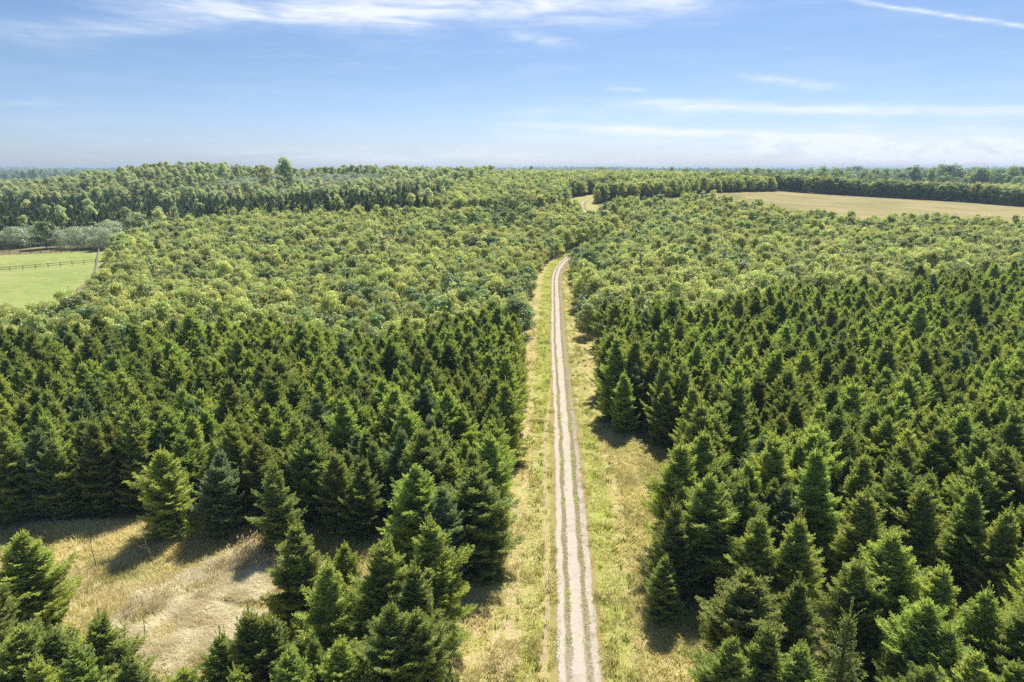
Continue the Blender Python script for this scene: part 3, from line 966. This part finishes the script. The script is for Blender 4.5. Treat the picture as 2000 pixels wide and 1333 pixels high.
for i in range(N_):
    x, y = allp[i]
    if i in indiv:
        if left[i]:
            if rd[i] > -7.2: lab = 'spruce in the outermost row of the left plantation, lining the track'
            elif pyy[i] > 990: lab = 'spruce in the shaded front rows of the left plantation, facing the dry-grass clearing'
            else: lab = 'dark spruce inside the close-set left plantation, only its upper crown in the sun'
        else:
            if rd[i] < 8.0: lab = 'spruce in the outermost row of the right plantation, lining the track'
            elif pyy[i] > 880: lab = 'spruce in the nearer half of the right plantation, among close-set neighbours'
            else: lab = 'dark spruce in the farther half of the right plantation, only its tip in the sun'
        place('spruce_tree', SPR_BLUE if blue_[i] else SPR[ki_[i]], x, y, sc_[i], rz_[i], lab, 'spruce tree', G_SP)
    else:
        stuff_pts.append((x, y, hgt(x, y), rz_[i], sc_[i], ki_[i] if not blue_[i] else 7))
tag(scatter('spruce_plantation', SPR + [SPR_BLUE], stuff_pts), 'dense spruce plantation farther back on both sides of the track', 'plantation')

# young broadleaf wood
BU = [at(1020, 640, 4.5), at(900, 634, 5.5), at(760, 658, 5.5), at(620, 655, 5.5), at(480, 625, 5.5), at(250, 643, 5.5), at(0, 665, 5.5), at(-500, 700, 5.5), at(-500, 640, 5), at(0, 606, 5), at(60, 597, 5), at(110, 581, 5), at(150, 564, 5), at(190, 549, 5), at(216, 541, 4), at(224, 520, 2), at(222, 497, 1), at(245, 462, 4), at(330, 436, 4), at(520, 424, 4), at(700, 420, 4), at(900, 416, 4), at(1085, 412, 4), at(1160, 405, 4), at(1210, 395, 4), at(1300, 392, 4), at(1385, 390, 4), at(1440, 398, 4), at(1500, 407, 4), at(1580, 421, 4), at(1640, 430, 4), at(1800, 430, 4),
      at(2000, 434, 4), at(2500, 460, 4), at(2700, 515, 6), at(2000, 519, 6), at(1850, 536, 6), at(1700, 556, 6), at(1560, 568, 6), at(1400, 596, 6), at(1250, 603, 6), at(1172, 645, 0)]
bp = []
for poly in (BU,):
    p = jitter_grid(poly, 2.15, 2.2, .66, drop=.08, warp=True)
    p = p[seen(p, 220)]
    d = road_dist(p[:, 0], p[:, 1])
    wr = np.interp(p[:, 1], [140, 185, 215], [5.9, 5.3, 3.2]); wl = np.interp(p[:, 1], [140, 200, 225], [4.3, 3.8, 2.8])
    p = p[((d < -wr) | (d > wl)) & ~((p[:, 1] > 246) & (p[:, 1] < 335) & (p[:, 0] > .0985 * p[:, 1]) & (p[:, 0] < .1175 * p[:, 1]))]
    bp.append(p)
p = np.concatenate(bp)
isl = road_dist(p[:, 0], p[:, 1]) < 0
N_ = len(p)
tall = rng.random(N_) < .06
lum = rng.integers(0, len(BRD), N_)
patch = vnoise(p, 11.0, 61) * .6 + vnoise(p, 4.0, 62) * .4
lum = np.where((patch > .60) & (rng.random(N_) < .6), 5, np.where((lum == 5) & (patch < .5), 2, lum))
sc_ = np.clip(rng.normal(.97, .15, N_) + (vnoise(p, 6.0, 63) - .5) * .35, .55, 1.5)
rz_ = rng.uniform(0, 6.28, N_)
vis = seen(p, 0, 3)
dist = np.hypot(p[:, 0], p[:, 1])
order = np.argsort(np.where(vis, dist, 1e9))
indiv = set(order[:300].tolist())
rd = road_dist(p[:, 0], p[:, 1])
sp1 = []
for i in range(N_):
    x, y = p[i]
    if i in indiv:
        kd = BIR[lum[i] % 2] if tall[i] else BRD[lum[i]]
        if isl[i]:
            lab = 'young broadleaf tree at the edge of the left wood, lining the track' if rd[i] > -9 else ('slim airy olive-green tree rising out of the left young wood' if tall[i] else 'yellow-green young broadleaf tree in the left wood, just behind the spruces')
        else:
            lab = 'young broadleaf tree at the edge of the right wood, lining the track' if rd[i] < 7.5 else ('slim airy olive-green tree rising out of the right young wood' if tall[i] else 'yellow-green young broadleaf tree in the right wood, just behind the spruces')
        place('broadleaf_tree', kd, x, y, sc_[i], rz_[i], lab, 'broadleaf tree', 'young broadleaf trees behind the spruces')
    else:
        sp1.append((x, y, hgt(x, y), rz_[i], sc_[i], len(BRD) + lum[i] % 2 if tall[i] else lum[i]))
tag(scatter('broadleaf_wood', BRD + BIR, sp1), 'young broadleaf wood stretching back on both sides of the track', 'wood')

# dark conifers beyond the pasture, and the hedge-like belt behind the dry field
CB = [at(-500, 484), at(0, 482), at(140, 478), at(235, 468), at(330, 436, 3), at(520, 424, 3), at(700, 420, 3), at(830, 418, 3), at(870, 372, 7), at(600, 379, 8), at(300, 378, 8), at(0, 386, 8), at(-500, 392, 8)]
p = jitter_grid(CB, 2.7, 2.8, .6, drop=.05); p = p[seen(p, 200)]
dk = [(x, y, hgt(x, y), rng.uniform(0, 6.28), rng.uniform(.75, 1.35), rng.choice(10, p=[.15, .15, .13, .13, .13, .13, .07, .03, .02, .06])) for x, y in p if vnoise(np.array([[x, y]]), 16.0, 77)[0] > .06]
tag(scatter('conifer_belt', SPR_SHADED + SPR_SHADED + [BRD[5], BRD[5], SPR[0], BRD[1], POP[0], BRD[3]], dk), 'dark conifer wood beyond the pasture', 'conifer wood')

HB0 = [at(1395, 369), at(1500, 372), at(1600, 379), at(1760, 388), at(1900, 396), at(2000, 404), at(2500, 432)]
belt = []
hb = catmull(np.array(HB0), 1.6)
for row in range(4):
    for x, y in hb:
        belt.append((x + rng.normal() * .5, y + 1.0 + row * 2.4 + rng.normal() * .5, 0, rng.uniform(0, 6.28), rng.uniform(1.3, 1.85) * (1 if row else .95), 5 if rng.random() < .75 else rng.integers(0, 9)))
belt = np.array(belt); belt[:, 2] = hgt(belt[:, 0], belt[:, 1])
tag(scatter('field_hedge', BRD + [BRD[5], BRD[5]], belt), 'dark dense tree belt along the far side of the dry field', 'tree belt')

# farther woods up to the crest
def wood(name, poly, sx, kinds, lo, hi, label, wt=None, keep=None, drop=.05):
    p = jitter_grid(poly, sx, sx, sx * .26, drop=drop)
    p = p[seen(p, 150, 5)]
    d = np.abs(road_dist(p[:, 0], p[:, 1]))
    p = p[d > 5.5]
    if keep is not None: p = p[keep(p)]
    q = rng.choice(len(kinds), len(p), p=wt)
    o = scatter(name, kinds, np.stack([p[:, 0], p[:, 1], hgt(p[:, 0], p[:, 1]), rng.uniform(0, 6.28, len(p)), rng.uniform(lo, hi, len(p)), q], 1))
    return tag(o, label, 'wood')

WT = [at(430, 368, 5), at(560, 366, 5), at(740, 360, 5), at(750, 344, 5), at(600, 347, 5), at(430, 355, 5)]
wood('willow_thicket', WT, 3.6, WIL + [SPR_SHADED[1]], .75, 1.05, 'silvery thicket on the slope beyond the dark conifers', np.array([.4, .3, .3]))
FL = [at(-500, 390, 9), at(0, 384, 9), at(300, 376, 9), at(600, 375, 9), at(870, 368, 8), np.array([-10, 470]), np.array([-60, 540]), np.array([-520, 560]), np.array([-560, 420])]
wood('hill_wood', FL, 3.1, BRD[:5] + [BRD[5], BRD[5]] + BIR + POP + [SPR[0]], 0.85, 1.35, 'mixed wood climbing the hill beyond the dark conifers', np.array([.045] * 5 + [.17, .17, .08, .08, .205, .07]), keep=lambda q: ~inside(WT, q[:, 0], q[:, 1]))
ridge = jitter_grid([np.array([-172, 488]), np.array([-45, 500]), np.array([-45, 522]), np.array([-172, 512])], 3.6, 3.6, .9)
rk = rng.choice(3, len(ridge), p=[.7, .22, .08])
rs = np.where(rk == 1, rng.uniform(.42, .62, len(ridge)), np.where(rk == 2, rng.uniform(.8, 1.05, len(ridge)), rng.uniform(1.1, 1.55, len(ridge))))
tag(scatter('ridge_wood', [BRD[5], BIG[0], SPR_SHADED[1]], np.stack([ridge[:, 0], ridge[:, 1], hgt(ridge[:, 0], ridge[:, 1]), rng.uniform(0, 6.28, len(ridge)), rs, rk], 1)), 'dark belt of trees along the crest right of the tall skyline tree', 'wood')
FC = [at(800, 418, 3), at(900, 415, 3), at(1000, 412, 3), at(1080, 410, 3), np.array([24, 300]), np.array([26, 330]), np.array([60, 375]), np.array([110, 420]), np.array([120, 500]), np.array([-20, 500]), np.array([-30, 420]), at(870, 372, 7)]
wood('crest_wood', FC, 2.7, BRD + [BRD[5], BRD[5], BIR[0]], 1.1, 1.5, 'wood on the rise left of where the track winds out of sight', np.array([.095] * 7 + [.14, .14, .055]))
FR = [at(1152, 400), at(1200, 393), at(1300, 388), at(1395, 376), at(1400, 362, 4), np.array([150, 400]), np.array([170, 470]), np.array([115, 500]), np.array([100, 420]), np.array([60, 374])]
wood('bend_wood', FR, 2.7, BRD + [BRD[5]], 1.0, 1.5, 'wood right of where the track winds out of sight', np.array([.12] * 7 + [.16]))
FB = [b + np.array([0, 11.0]) for b in HB0[:7]] + [np.array([470, 420]), np.array([380, 430]), np.array([210, 470]), np.array([130, 440])]
wood('wood_behind_hedge', FB, 3.0, BRD[:5] + [BIR[0]], 1.0, 1.4, 'light green wood behind the dark belt of the dry field', np.array([.18] * 5 + [.10]))

# single trees one can point to in the distance
def lone(name, kd, px, top, Y, label, cat, wd=1.0, group=None, H=None):
    """A tree whose tip shows at (px, top) when it stands Y metres off."""
    d = pix_dir(px, top)
    t = Y / d[1]
    x, z = d[0] * t, CAM_H + d[2] * t
    h = z - float(hgt(x, Y))
    if H: h = H
    s = h / kd.h
    return place(name, kd, x, Y, s * wd, rng.uniform(0, 6.28), label, cat, group, sz=s)

G = 'single trees along the skyline'
lone('broadleaf_tree', BIG[1], 553, 309, 440, 'tall dark tree standing above the left skyline', 'broadleaf tree', .9, G)
lone('broadleaf_tree', POP[0], 515, 322, 432, 'lighter bushy tree just left of the tall dark skyline tree', 'broadleaf tree', 1.0, G)
lone('broadleaf_tree', POP[0], 432, 317, 450, 'yellow-green broad tree on the left skyline hilltop', 'broadleaf tree', 1.25, G)
lone('broadleaf_tree', POP[0], 385, 316, 455, 'rounded tree at the top of the left skyline hill', 'broadleaf tree', 1.4, G)
lone('broadleaf_tree', BIG[1], 1037, 325, 470, 'dark tree poking above the skyline left of the far track bend', 'broadleaf tree', .6, G)
lone('broadleaf_tree', BIG[0], 1312, 330, 560, 'dark domed tree on the skyline above the far bend wood', 'broadleaf tree', .75, G)
lone('broadleaf_tree', BIG[1], 1343, 332, 575, 'small dark tree right of the domed skyline tree', 'broadleaf tree', .6, G)
lone('broadleaf_tree', BIG[2], 1172, 328, 520, 'low rounded tree on the skyline above the far track', 'broadleaf tree', 1.1, G)
lone('broadleaf_tree', BIG[0], 1232, 332, 530, 'flat-topped tree on the skyline between far track and domed tree', 'broadleaf tree', 1.1, G)
lone('willow_tree', WIL[0], 822, 378, 285, 'pale silver round willow before the dark far wood', 'willow tree', .95)
G = 'silver willows along the pasture fence'
for (px, tp, Y, wd, k, lab) in ((25, 449, 232, 1.1, 0, 'pale willow nearest the left picture edge behind the pasture'), (70, 442, 240, 1.0, 1, 'pale willow left of the dark bushy tree behind the pasture'),
                         (112, 452, 231, .9, 1, 'silver willow directly right of the dark bushy tree'), (148, 449, 229, .95, 0, 'silver willow in the middle of the row behind the pasture'), (180, 446, 228, .9, 1, 'silver willow second from the right end of the row'),
                         (216, 440, 230, 1.0, 0, 'silver willow at the right end of the row, tallest of them'), (-25, 450, 232, 1.1, 1, 'pale willow cut by the left picture edge behind the pasture'), (200, 452, 222, .7, 0, 'low silver willow in front of the tallest one')):
    lone('willow_tree', WIL[k], px, tp, Y, lab, 'willow tree', wd * rng.uniform(1.25, 1.75), G)
lone('broadleaf_tree', BRD[5], 82, 432, 229, 'dark bushy tree between the pale willows', 'broadleaf tree', 1.25)
G = 'airy trees at the corner of the young wood'
for (px, tp, Y, wd, lab) in ((268, 415, 235, 1.15, 'airy light green tree above the corner of the pasture'), (308, 408, 250, .95, 'taller airy green tree right of the pasture corner'), (340, 402, 262, .8, 'slim pale tree behind the airy pair at the pasture corner'), (250, 425, 232, 1.0, 'low airy tree at the outer end of the corner group')):
    lone('broadleaf_tree', POP[0], px, tp, Y, lab, 'broadleaf tree', wd, G)
G = 'airy birches rising out of the young wood'
for (px, tp, Y, lab) in ((748, 452, 175, 'airy birch rising from the middle of the left young wood'), (885, 545, 122, 'slim olive birch rising near the track side of the left wood'), (405, 425, 255, 'pale slim birch at the far edge of the left wood, leftmost'), (632, 405, 262, 'pale pointed birch at the far edge of the left wood'),
                     (668, 412, 258, 'short pale birch right of the pointed one at the far edge'), (455, 440, 225, 'dark airy birch in the far left young wood'), (983, 395, 268, 'slim birch at the far edge before the dark wood face'), (605, 535, 130, 'low olive birch among yellow-green crowns on the left'),
                     (1855, 470, 190, 'airy pale birch in the right young wood near the picture edge'), (1228, 445, 215, 'slender birch among the right young wood above the track'), (1530, 450, 212, 'airy dark birch in the middle of the right young wood'), (1938, 425, 235, 'pale birch before the dry field at the right'),
                     (372, 525, 140, 'greyish airy birch left of centre in the young wood')):
    lone('birch_tree', BIR[len(lab) % 2], px, tp, Y, lab, 'birch tree', 1.35, G)
lone('willow_tree', WIL[1], 1134, 422, 236, 'grey-leaved bushy tree in the gap where the track disappears', 'willow tree', .55)
lone('willow_tree', WIL[0], 1130, 353, 345, 'pale bushy tree beside the far track bend', 'willow tree', .5)
lone('broadleaf_tree', BRD[6], 1100, 396, 278, 'bright green bush at the left of the far track', 'broadleaf tree', 1.5)
G = 'pointed conifers at the end of the dry field'
for k, px in enumerate((1403, 1412, 1421, 1430, 1440, 1450, 1460, 1469, 1478)):
    lone('spruce_tree', SPR[k % 7], px, 338 + (k % 3) * 2.5 + k * .5, 396 + (k % 3) * 4, 'pointed conifer in the row at the far end of the dry field', 'spruce tree', 1.0, G)
G = 'big trees on the plain beyond the right belt'
FAR = [(1788, 332, 700, 1.2, 0, 'large round dark tree standing alone before the distant plain'), (1715, 333, 760, .75, 1, 'narrow dark tree left of the large round one'), (1857, 323, 720, 1.5, 2, 'biggest broad dark tree of the distant right grove'), (1838, 326, 740, 1.1, 0, 'tree joined to the left side of the biggest grove tree'),
       (1820, 332, 690, .8, 1, 'slim tree at the left end of the distant right grove'), (1902, 331, 760, 1.0, 0, 'rounded tree right of the biggest grove tree'), (1920, 334, 700, .95, 1, 'pale upright tree in the right grove'), (1955, 330, 780, 1.0, 2, 'dark tree behind the right end of the grove'),
       (1980, 329, 800, 1.3, 0, 'spreading dark tree at the far right picture edge'), (1950, 339, 640, 1.1, 1, 'dark tree standing forward in the right grove'), (1762, 338, 690, 1.1, 2, 'pale rounded tree left of the lone round tree'), (1728, 342, 660, 1.1, 0, 'low tree near the narrow dark one'),
       (1612, 337, 590, .7, 1, 'first dark tree above the belt of the dry field'), (1633, 339, 585, .8, 0, 'second dark tree above the belt of the dry field'), (1662, 341, 680, 1.2, 2, 'low round tree between the belt trees and the narrow one'), (1700, 343, 560, 1.0, 0, 'small dark bush-like tree over the belt'),
       (1675, 325, 1500, 1.6, 2, 'hazy blue tree clump standing above the far horizon'), (1885, 348, 600, 1.1, 0, 'mid green tree at the front of the right grove'), (1840, 345, 610, 1.2, 2, 'low green tree in front of the biggest grove tree'), (1990, 345, 640, 1.2, 2, 'grey-green tree at the right picture edge before the grove')]
for (px, tp, Y, wd, k, lab) in FAR:
    lone('broadleaf_tree', BIG[k], px, tp, Y, lab, 'broadleaf tree', wd, G)

# hedgerows and woods of the distant plain, one mass each side
fw = []
for k in range(170):
    Y = rng.uniform(650, 1100) if k < 18 else rng.uniform(1100, 5600)
    X = rng.uniform(-.8, .85) * Y
    if k < 18 and X < 150: X = rng.uniform(.28, .8) * Y
    n = int(rng.integers(14, 50) * (1 if Y < 1500 else 2))
    ang = rng.normal() * .25
    for j in range(n):
        t = (j - n / 2) * rng.uniform(6, 9)
        fw.append((X + t * math.cos(ang) + rng.normal() * 3, Y + t * math.sin(ang) + rng.normal() * 6, 0, rng.uniform(0, 6.28), rng.uniform(.5, 1.55) * (1 + Y / 9000), rng.integers(0, 3)))
fw = np.array(fw); fw[:, 2] = hgt(fw[:, 0], fw[:, 1])
tag(scatter('distant_woods', BIG, fw), 'hazy hedgerows and woods out on the distant plain', 'woods')

# ------------------------------------------------------------------ fences
def fence(name, a, b, spacing, rails, hgt_, mat, label):
    a, b = np.asarray(a), np.asarray(b)
    L = np.linalg.norm(b - a); n = max(2, int(round(L / spacing)))
    d = (b - a) / L
    e = bpy.data.objects.new(name, None); COL.objects.link(e)
    e.location = (a[0], a[1], float(hgt(*a)))
    tag(e, label, 'fence', 'pasture fences')
    ang = math.atan2(d[1], d[0])
    ax = np.array([(math.cos(ang), math.sin(ang), 0), (-math.sin(ang), math.cos(ang), 0), (0, 0, 1)])
    o3 = np.array(e.location)
    posts = [np.array([*(a + d * L * i / n), 0]) for i in range(n + 1)]
    for p_ in posts: p_[2] = hgt(p_[0], p_[1])
    hs = (.06, .06, hgt_ / 2 + .1)
    v, f = boxes([((0, 0, hgt_ / 2 - .1), hs, ax), ((0, 0, hgt_ + .012), (.07, .07, .012), ax)])
    pm = mesh_np('fence_post', v, f, mat)
    for p_ in posts:
        q_ = link('post', pm, e, p_ - o3); q_.rotation_euler = (LEAN.normal() * .025, LEAN.normal() * .025, 0)
    for r in rails:
        items = []
        for p_, q_ in zip(posts[:-1], posts[1:]):
            dv = q_ - p_; l = np.linalg.norm(dv); dv = dv / l
            sd = np.array([-math.sin(ang), math.cos(ang), 0]); up = np.cross(dv, sd)
            items.append(((p_ + q_) / 2 - o3 + np.array([0, 0, r]) - sd * .075, (l / 2 - .004, .02, .055), np.stack([dv, sd, up])))
        v, f = boxes(items)
        link('rail', mesh_np('fence_rail', v, f, mat), e)
    return e
J = at(187, 515)
P0 = at(11.5, 531)
far_l = P0 + (P0 - J) * .5
fence('wooden_fence', far_l, J, 2.75, (.55, 1.08), 1.25, MAT['dark_wood'], 'dark post-and-rail fence crossing the green pasture')
fence('wooden_fence', at(186, 546), at(194.5, 489), 2.6, (.35, .75, 1.15), 1.35, MAT['pale_wood'], 'pale weathered fence running away along the pasture edge')
fence('wooden_fence', at(-260, 507), at(198, 490.5), 2.9, (.35, .75, 1.12), 1.3, MAT['dark_wood'], 'dark fence at the far end of the pasture before the willows')

# ------------------------------------------------------------------ dead saplings in the clearing
def dead_sapling(px, py, h, lean, label, seed, twigs=7):
    rg = np.random.default_rng(seed)
    x, y = at(px, py)
    e = bpy.data.objects.new('dead_sapling', None); COL.objects.link(e)
    e.location = (x, y, float(hgt(x, y)))
    tag(e, label, 'dead tree', 'bare dead saplings')
    zs = np.linspace(0, 1, 6)
    pts_ = np.stack([lean * zs ** 1.3 + rg.normal(size=6) * .02, rg.normal(size=6) * .02, zs * h], 1); pts_[0] = (0, 0, -.05)
    v, f = tube(pts_, np.interp(zs, [0, 1], [.035, .008]), 6)
    link('trunk', mesh_np('dead_trunk', v, f, MAT['dead'], smooth=True), e)
    for k in range(twigs):
        q = rg.uniform(.3, .95); b = np.array([np.interp(q, zs, pts_[:, i]) for i in range(3)])
        a = rg.uniform(0, 6.28); ln = rg.uniform(.25, .7) * (1.1 - q * .5)
        tip = b + np.array([math.cos(a) * ln, math.sin(a) * ln, rg.uniform(-.1, .35) * ln])
        v, f = tube([b, (b + tip) / 2 + np.array([0, 0, -.03]), tip], [.012, .009, .004], 4)
        link('branch', mesh_np('dead_branch', v, f, MAT['dead'], smooth=True), e)
dead_sapling(188, 1114, 2.3, -.1, 'upright bare dead sapling in the clearing, the left one', 1, 4)
dead_sapling(301, 1112, 2.6, -.5, 'leaning dead sapling with a few bare twigs in the clearing', 2, 9)
dead_sapling(286, 1262, 2.0, .05, 'thin dead stem standing in the pale grass', 3, 3)
# ------------------------------------------------------------------ grass
def blades(name, p, h, w, lean, mat, tint, label, nb, spread, rg, seed_heads=None):
    """Grass as one mass of narrow bent blades."""
    n = len(p)
    P = np.repeat(p, nb, 0) + rg.normal(size=(n * nb, 2)) * spread
    Hh = np.repeat(h, nb) * rg.uniform(.55, 1.15, n * nb)
    ln = np.repeat(lean, nb, 0) + rg.normal(size=(n * nb, 2)) * .35
    z = hgt(P[:, 0], P[:, 1])
    a = rg.uniform(0, 2 * PI, n * nb)
    sd = np.stack([np.cos(a), np.sin(a), a * 0], 1) * (w * rg.uniform(.6, 1.3, n * nb))[:, None]
    b = np.stack([P[:, 0], P[:, 1], z], 1)
    m = b + np.stack([ln[:, 0] * .3, ln[:, 1] * .3, np.full(n * nb, .62)], 1) * Hh[:, None]
    t = b + np.stack([ln[:, 0] * 1.0, ln[:, 1] * 1.0, np.full(n * nb, .95)], 1) * Hh[:, None]
    v = np.stack([b - sd * .5, b + sd * .5, m + sd * .5, t, m - sd * .5], 1).reshape(-1, 3)
    i = np.arange(n * nb)[:, None] * 5
    quad = (i + np.array([0, 1, 2, 4])).astype(np.int32); tri = (i + np.array([4, 2, 3])).astype(np.int32)
    tt = np.clip(np.repeat(tint, nb) + rg.normal(size=n * nb) * .18, 0, 1)
    me = mesh_np(name, v, [quad, tri], mat, np.concatenate([tt, tt]))
    o = link(name, me)
    return tag(o, label, 'grass', kind='stuff')

rg = np.random.default_rng(99)
# verge grass: dense near, thinner with distance
n = 50000
s = rg.random(n) ** 1.9 * 190 + 22
u = rg.uniform(-7.5, 7.0, n)
cx = np.interp(s, RC[:, 1], RC[:, 0])
tn = np.interp(s, RC[:, 1], np.gradient(RC[:, 0], RC[:, 1]))
k_ = 1 / np.sqrt(1 + tn ** 2)
gp = np.stack([cx + u * k_, s - u * k_ * tn], 1)
d = road_dist(gp[:, 0], gp[:, 1])
on_path = np.zeros(n, bool)
for q in catmull(PATH[::3], .3):
    on_path |= ((gp[:, 0] - q[0]) ** 2 + (gp[:, 1] - q[1]) ** 2) < .20 ** 2
strip_w = (np.abs(np.abs(d) - .53) < .10) & (rg.random(n) < .5)
ok = (((d < -1.02 - .38 * vnoise(gp, .6, 31)) | (d > .95 + .45 * vnoise(gp, .6, 32))) | strip_w) & ~on_path & (vnoise(gp, 1.1, 5) > .22)
gp, d, sw = gp[ok], d[ok], strip_w[ok]
nz = vnoise(gp, 1.7, 3) * .6 + vnoise(gp, .6, 4) * .4
green = ((d > -3.4) & (d < -1.1)) | ((d > 1.2) & (d < 3.2))
tint = np.clip(np.where(green, np.interp(gp[:, 1], [45, 85], [.32, .08]), .62) + (nz - .5) * .9, 0, 1)
h = np.where(sw, .10, .07 + .40 * vnoise(gp, 1.1, 8) ** 2)
blades('verge_grass', gp, h, .035, np.stack([(vnoise(gp, 2.5, 6) - .5) * 1.4, (vnoise(gp, 2.5, 7) - .5) * 1.4], 1), MAT['grass'], tint, 'short yellow-green grass on both verges of the track', 6, .10, rg)
# dry meadow grass of the clearing and of the gap at the right
def fill(poly, n):
    poly = np.asarray(poly); lo, hi = poly.min(0), poly.max(0)
    q = rg.uniform(lo, hi, (n, 2)); return q[inside(poly, q[:, 0], q[:, 1])]
gp = fill(MEAD, 26000); gp = gp[seen(gp, 80, 0)]
nz = vnoise(gp, 2.2, 13)
blades('meadow_grass', gp, .28 + .25 * nz, .04, np.stack([(vnoise(gp, 3, 16) - .5) * 1.8, (vnoise(gp, 3, 17) - .5) * 1.8], 1), MAT['grass'], .72 + (nz - .5) * 1.0, 'golden dry grass of the clearing', 6, .13, rg)
GAP = [at(1180, 860), at(1300, 880), at(1330, 900), at(1330, 1000), at(1290, 1090), at(1290, 1180), at(1420, 1210), at(1420, 1400), at(1250, 1400), at(1220, 1000)]
gp = fill(GAP, 9000)
nz = vnoise(gp, 2.2, 13)
blades('gap_grass', gp, .22 + .2 * nz, .035, np.stack([(vnoise(gp, 3, 16) - .5) * 1.4, (vnoise(gp, 3, 17) - .5) * 1.4], 1), MAT['grass'], .6 + (nz - .5) * .7, 'dry grass running in between the right plantation rows', 6, .10, rg)
PALE = [at(215, 1225), at(270, 1170), at(350, 1140), at(430, 1105), at(480, 1072), at(545, 1060), at(560, 1180), at(470, 1250), at(400, 1330), at(260, 1340)]
gp = fill(PALE, 15000); gp = gp[vnoise(gp, 1.6, 41) * .6 + vnoise(gp, .7, 42) * .4 > .36]
ang = vnoise(gp, 1.5, 21) * 7.0 + rg.normal(size=len(gp)) * .7
ln = np.stack([np.cos(ang), np.sin(ang)], 1) * (.2 + 1.0 * vnoise(gp, 1.5, 22))[:, None]
blades('tall_pale_grass', gp, .32 + .42 * vnoise(gp, 1.8, 23), .024, ln, MAT['straw'], .45 + (vnoise(gp, 1.2, 24) - .5) * 1.2, 'tall pale swept grass lying in swirls in the clearing', 7, .10, rg)
# plumed stems standing over the pale grass, and dark tussocks
HEAD = [at(425, 1108), at(470, 1070), at(545, 1058), at(550, 1110), at(470, 1130)]
BANK = [at(225, 1205), at(300, 1160), at(420, 1135), at(430, 1160), at(310, 1195), at(240, 1240)]
VB = [at(955, 1285), at(1010, 1275), at(1000, 1330), at(930, 1330)]
gp = np.concatenate([fill(HEAD, 420), fill(BANK, 420), fill(VB, 160)])
hh = rg.uniform(.7, 1.25, len(gp)); ln = rg.normal(size=(len(gp), 2)) * .12 + np.array([.22, -.1])
blades('plume_stems', gp, hh, .022, ln, MAT['straw'], np.full(len(gp), .2), 'tan plumed grass stems above the pale grass', 1, .0, rg)
tops = np.stack([gp[:, 0], gp[:, 1], hgt(gp[:, 0], gp[:, 1])], 1) + np.stack([ln[:, 0] * .8, ln[:, 1] * .8, np.full(len(gp), .80)], 1) * hh[:, None]
v, f = quads_of(kites(tops, unit(np.stack([ln[:, 0] * 1.6, ln[:, 1] * 1.6, np.ones(len(gp))], 1)), np.full(len(gp), .30), np.full(len(gp), .075), rg))
tag(link('grass_plumes', mesh_np('grass_plumes', v, f, MAT['plume'], np.tile(rg.random(len(gp)), 2))), 'tan seed plumes of the tall grass', 'grass', kind='stuff')
s_ = rg.uniform(28, 120, 420); u_ = np.where(rg.random(420) < .5, rg.uniform(-6, -1.6, 420), rg.uniform(1.5, 6, 420))
gp = np.stack([np.interp(s_, RC[:, 1], RC[:, 0]) + u_, s_], 1)
gp = np.concatenate([gp, fill(MEAD, 260)])
blades('grass_tussocks', gp, rg.uniform(.16, .36, len(gp)), .04, rg.normal(size=(len(gp), 2)) * .3, MAT['tuss'], rg.uniform(.0, .6, len(gp)), 'darker green tussocks dotted over the verges and the clearing', 14, .12, rg)
# weeds and tufts of darker green
gp = np.concatenate([np.stack([np.interp(y, RC[:, 1], RC[:, 0]) + sgn * rg.normal(.50, .10, len(y)), y], 1) for sgn in (-1, 1) for y in (rg.uniform(28, 95, 900),)])
gp = gp[vnoise(gp * np.array([1, .35]), .45, 51) * .5 + vnoise(gp, 2.2, 52) * .5 > .56]
blades('track_weeds', gp, rg.uniform(.04, .15, len(gp)), .045, rg.normal(size=(len(gp), 2)) * .6, MAT['olive'], rg.uniform(.0, .7, len(gp)), 'low green weeds between the ruts of the track', 8, .09, rg)

# ------------------------------------------------------------------ haze over the far land
def haze(density):
    v, f = boxes([((0, 3300, 24), (6500, 3900, 27), np.eye(3))])
    m, t, out = new_mat('thin_haze')
    pv = t.new('ShaderNodeVolumePrincipled')
    pv.inputs['Color'].default_value = (.56, .77, 1.0, 1)
    pv.inputs['Density'].default_value = density
    pv.inputs['Anisotropy'].default_value = .0
    t.l.new(pv.outputs[0], out.inputs['Volume'])
    tag(link('haze', mesh_np('haze', v, f, m)), 'thin pale haze over the far land', 'haze', kind='stuff')
haze(.00020)
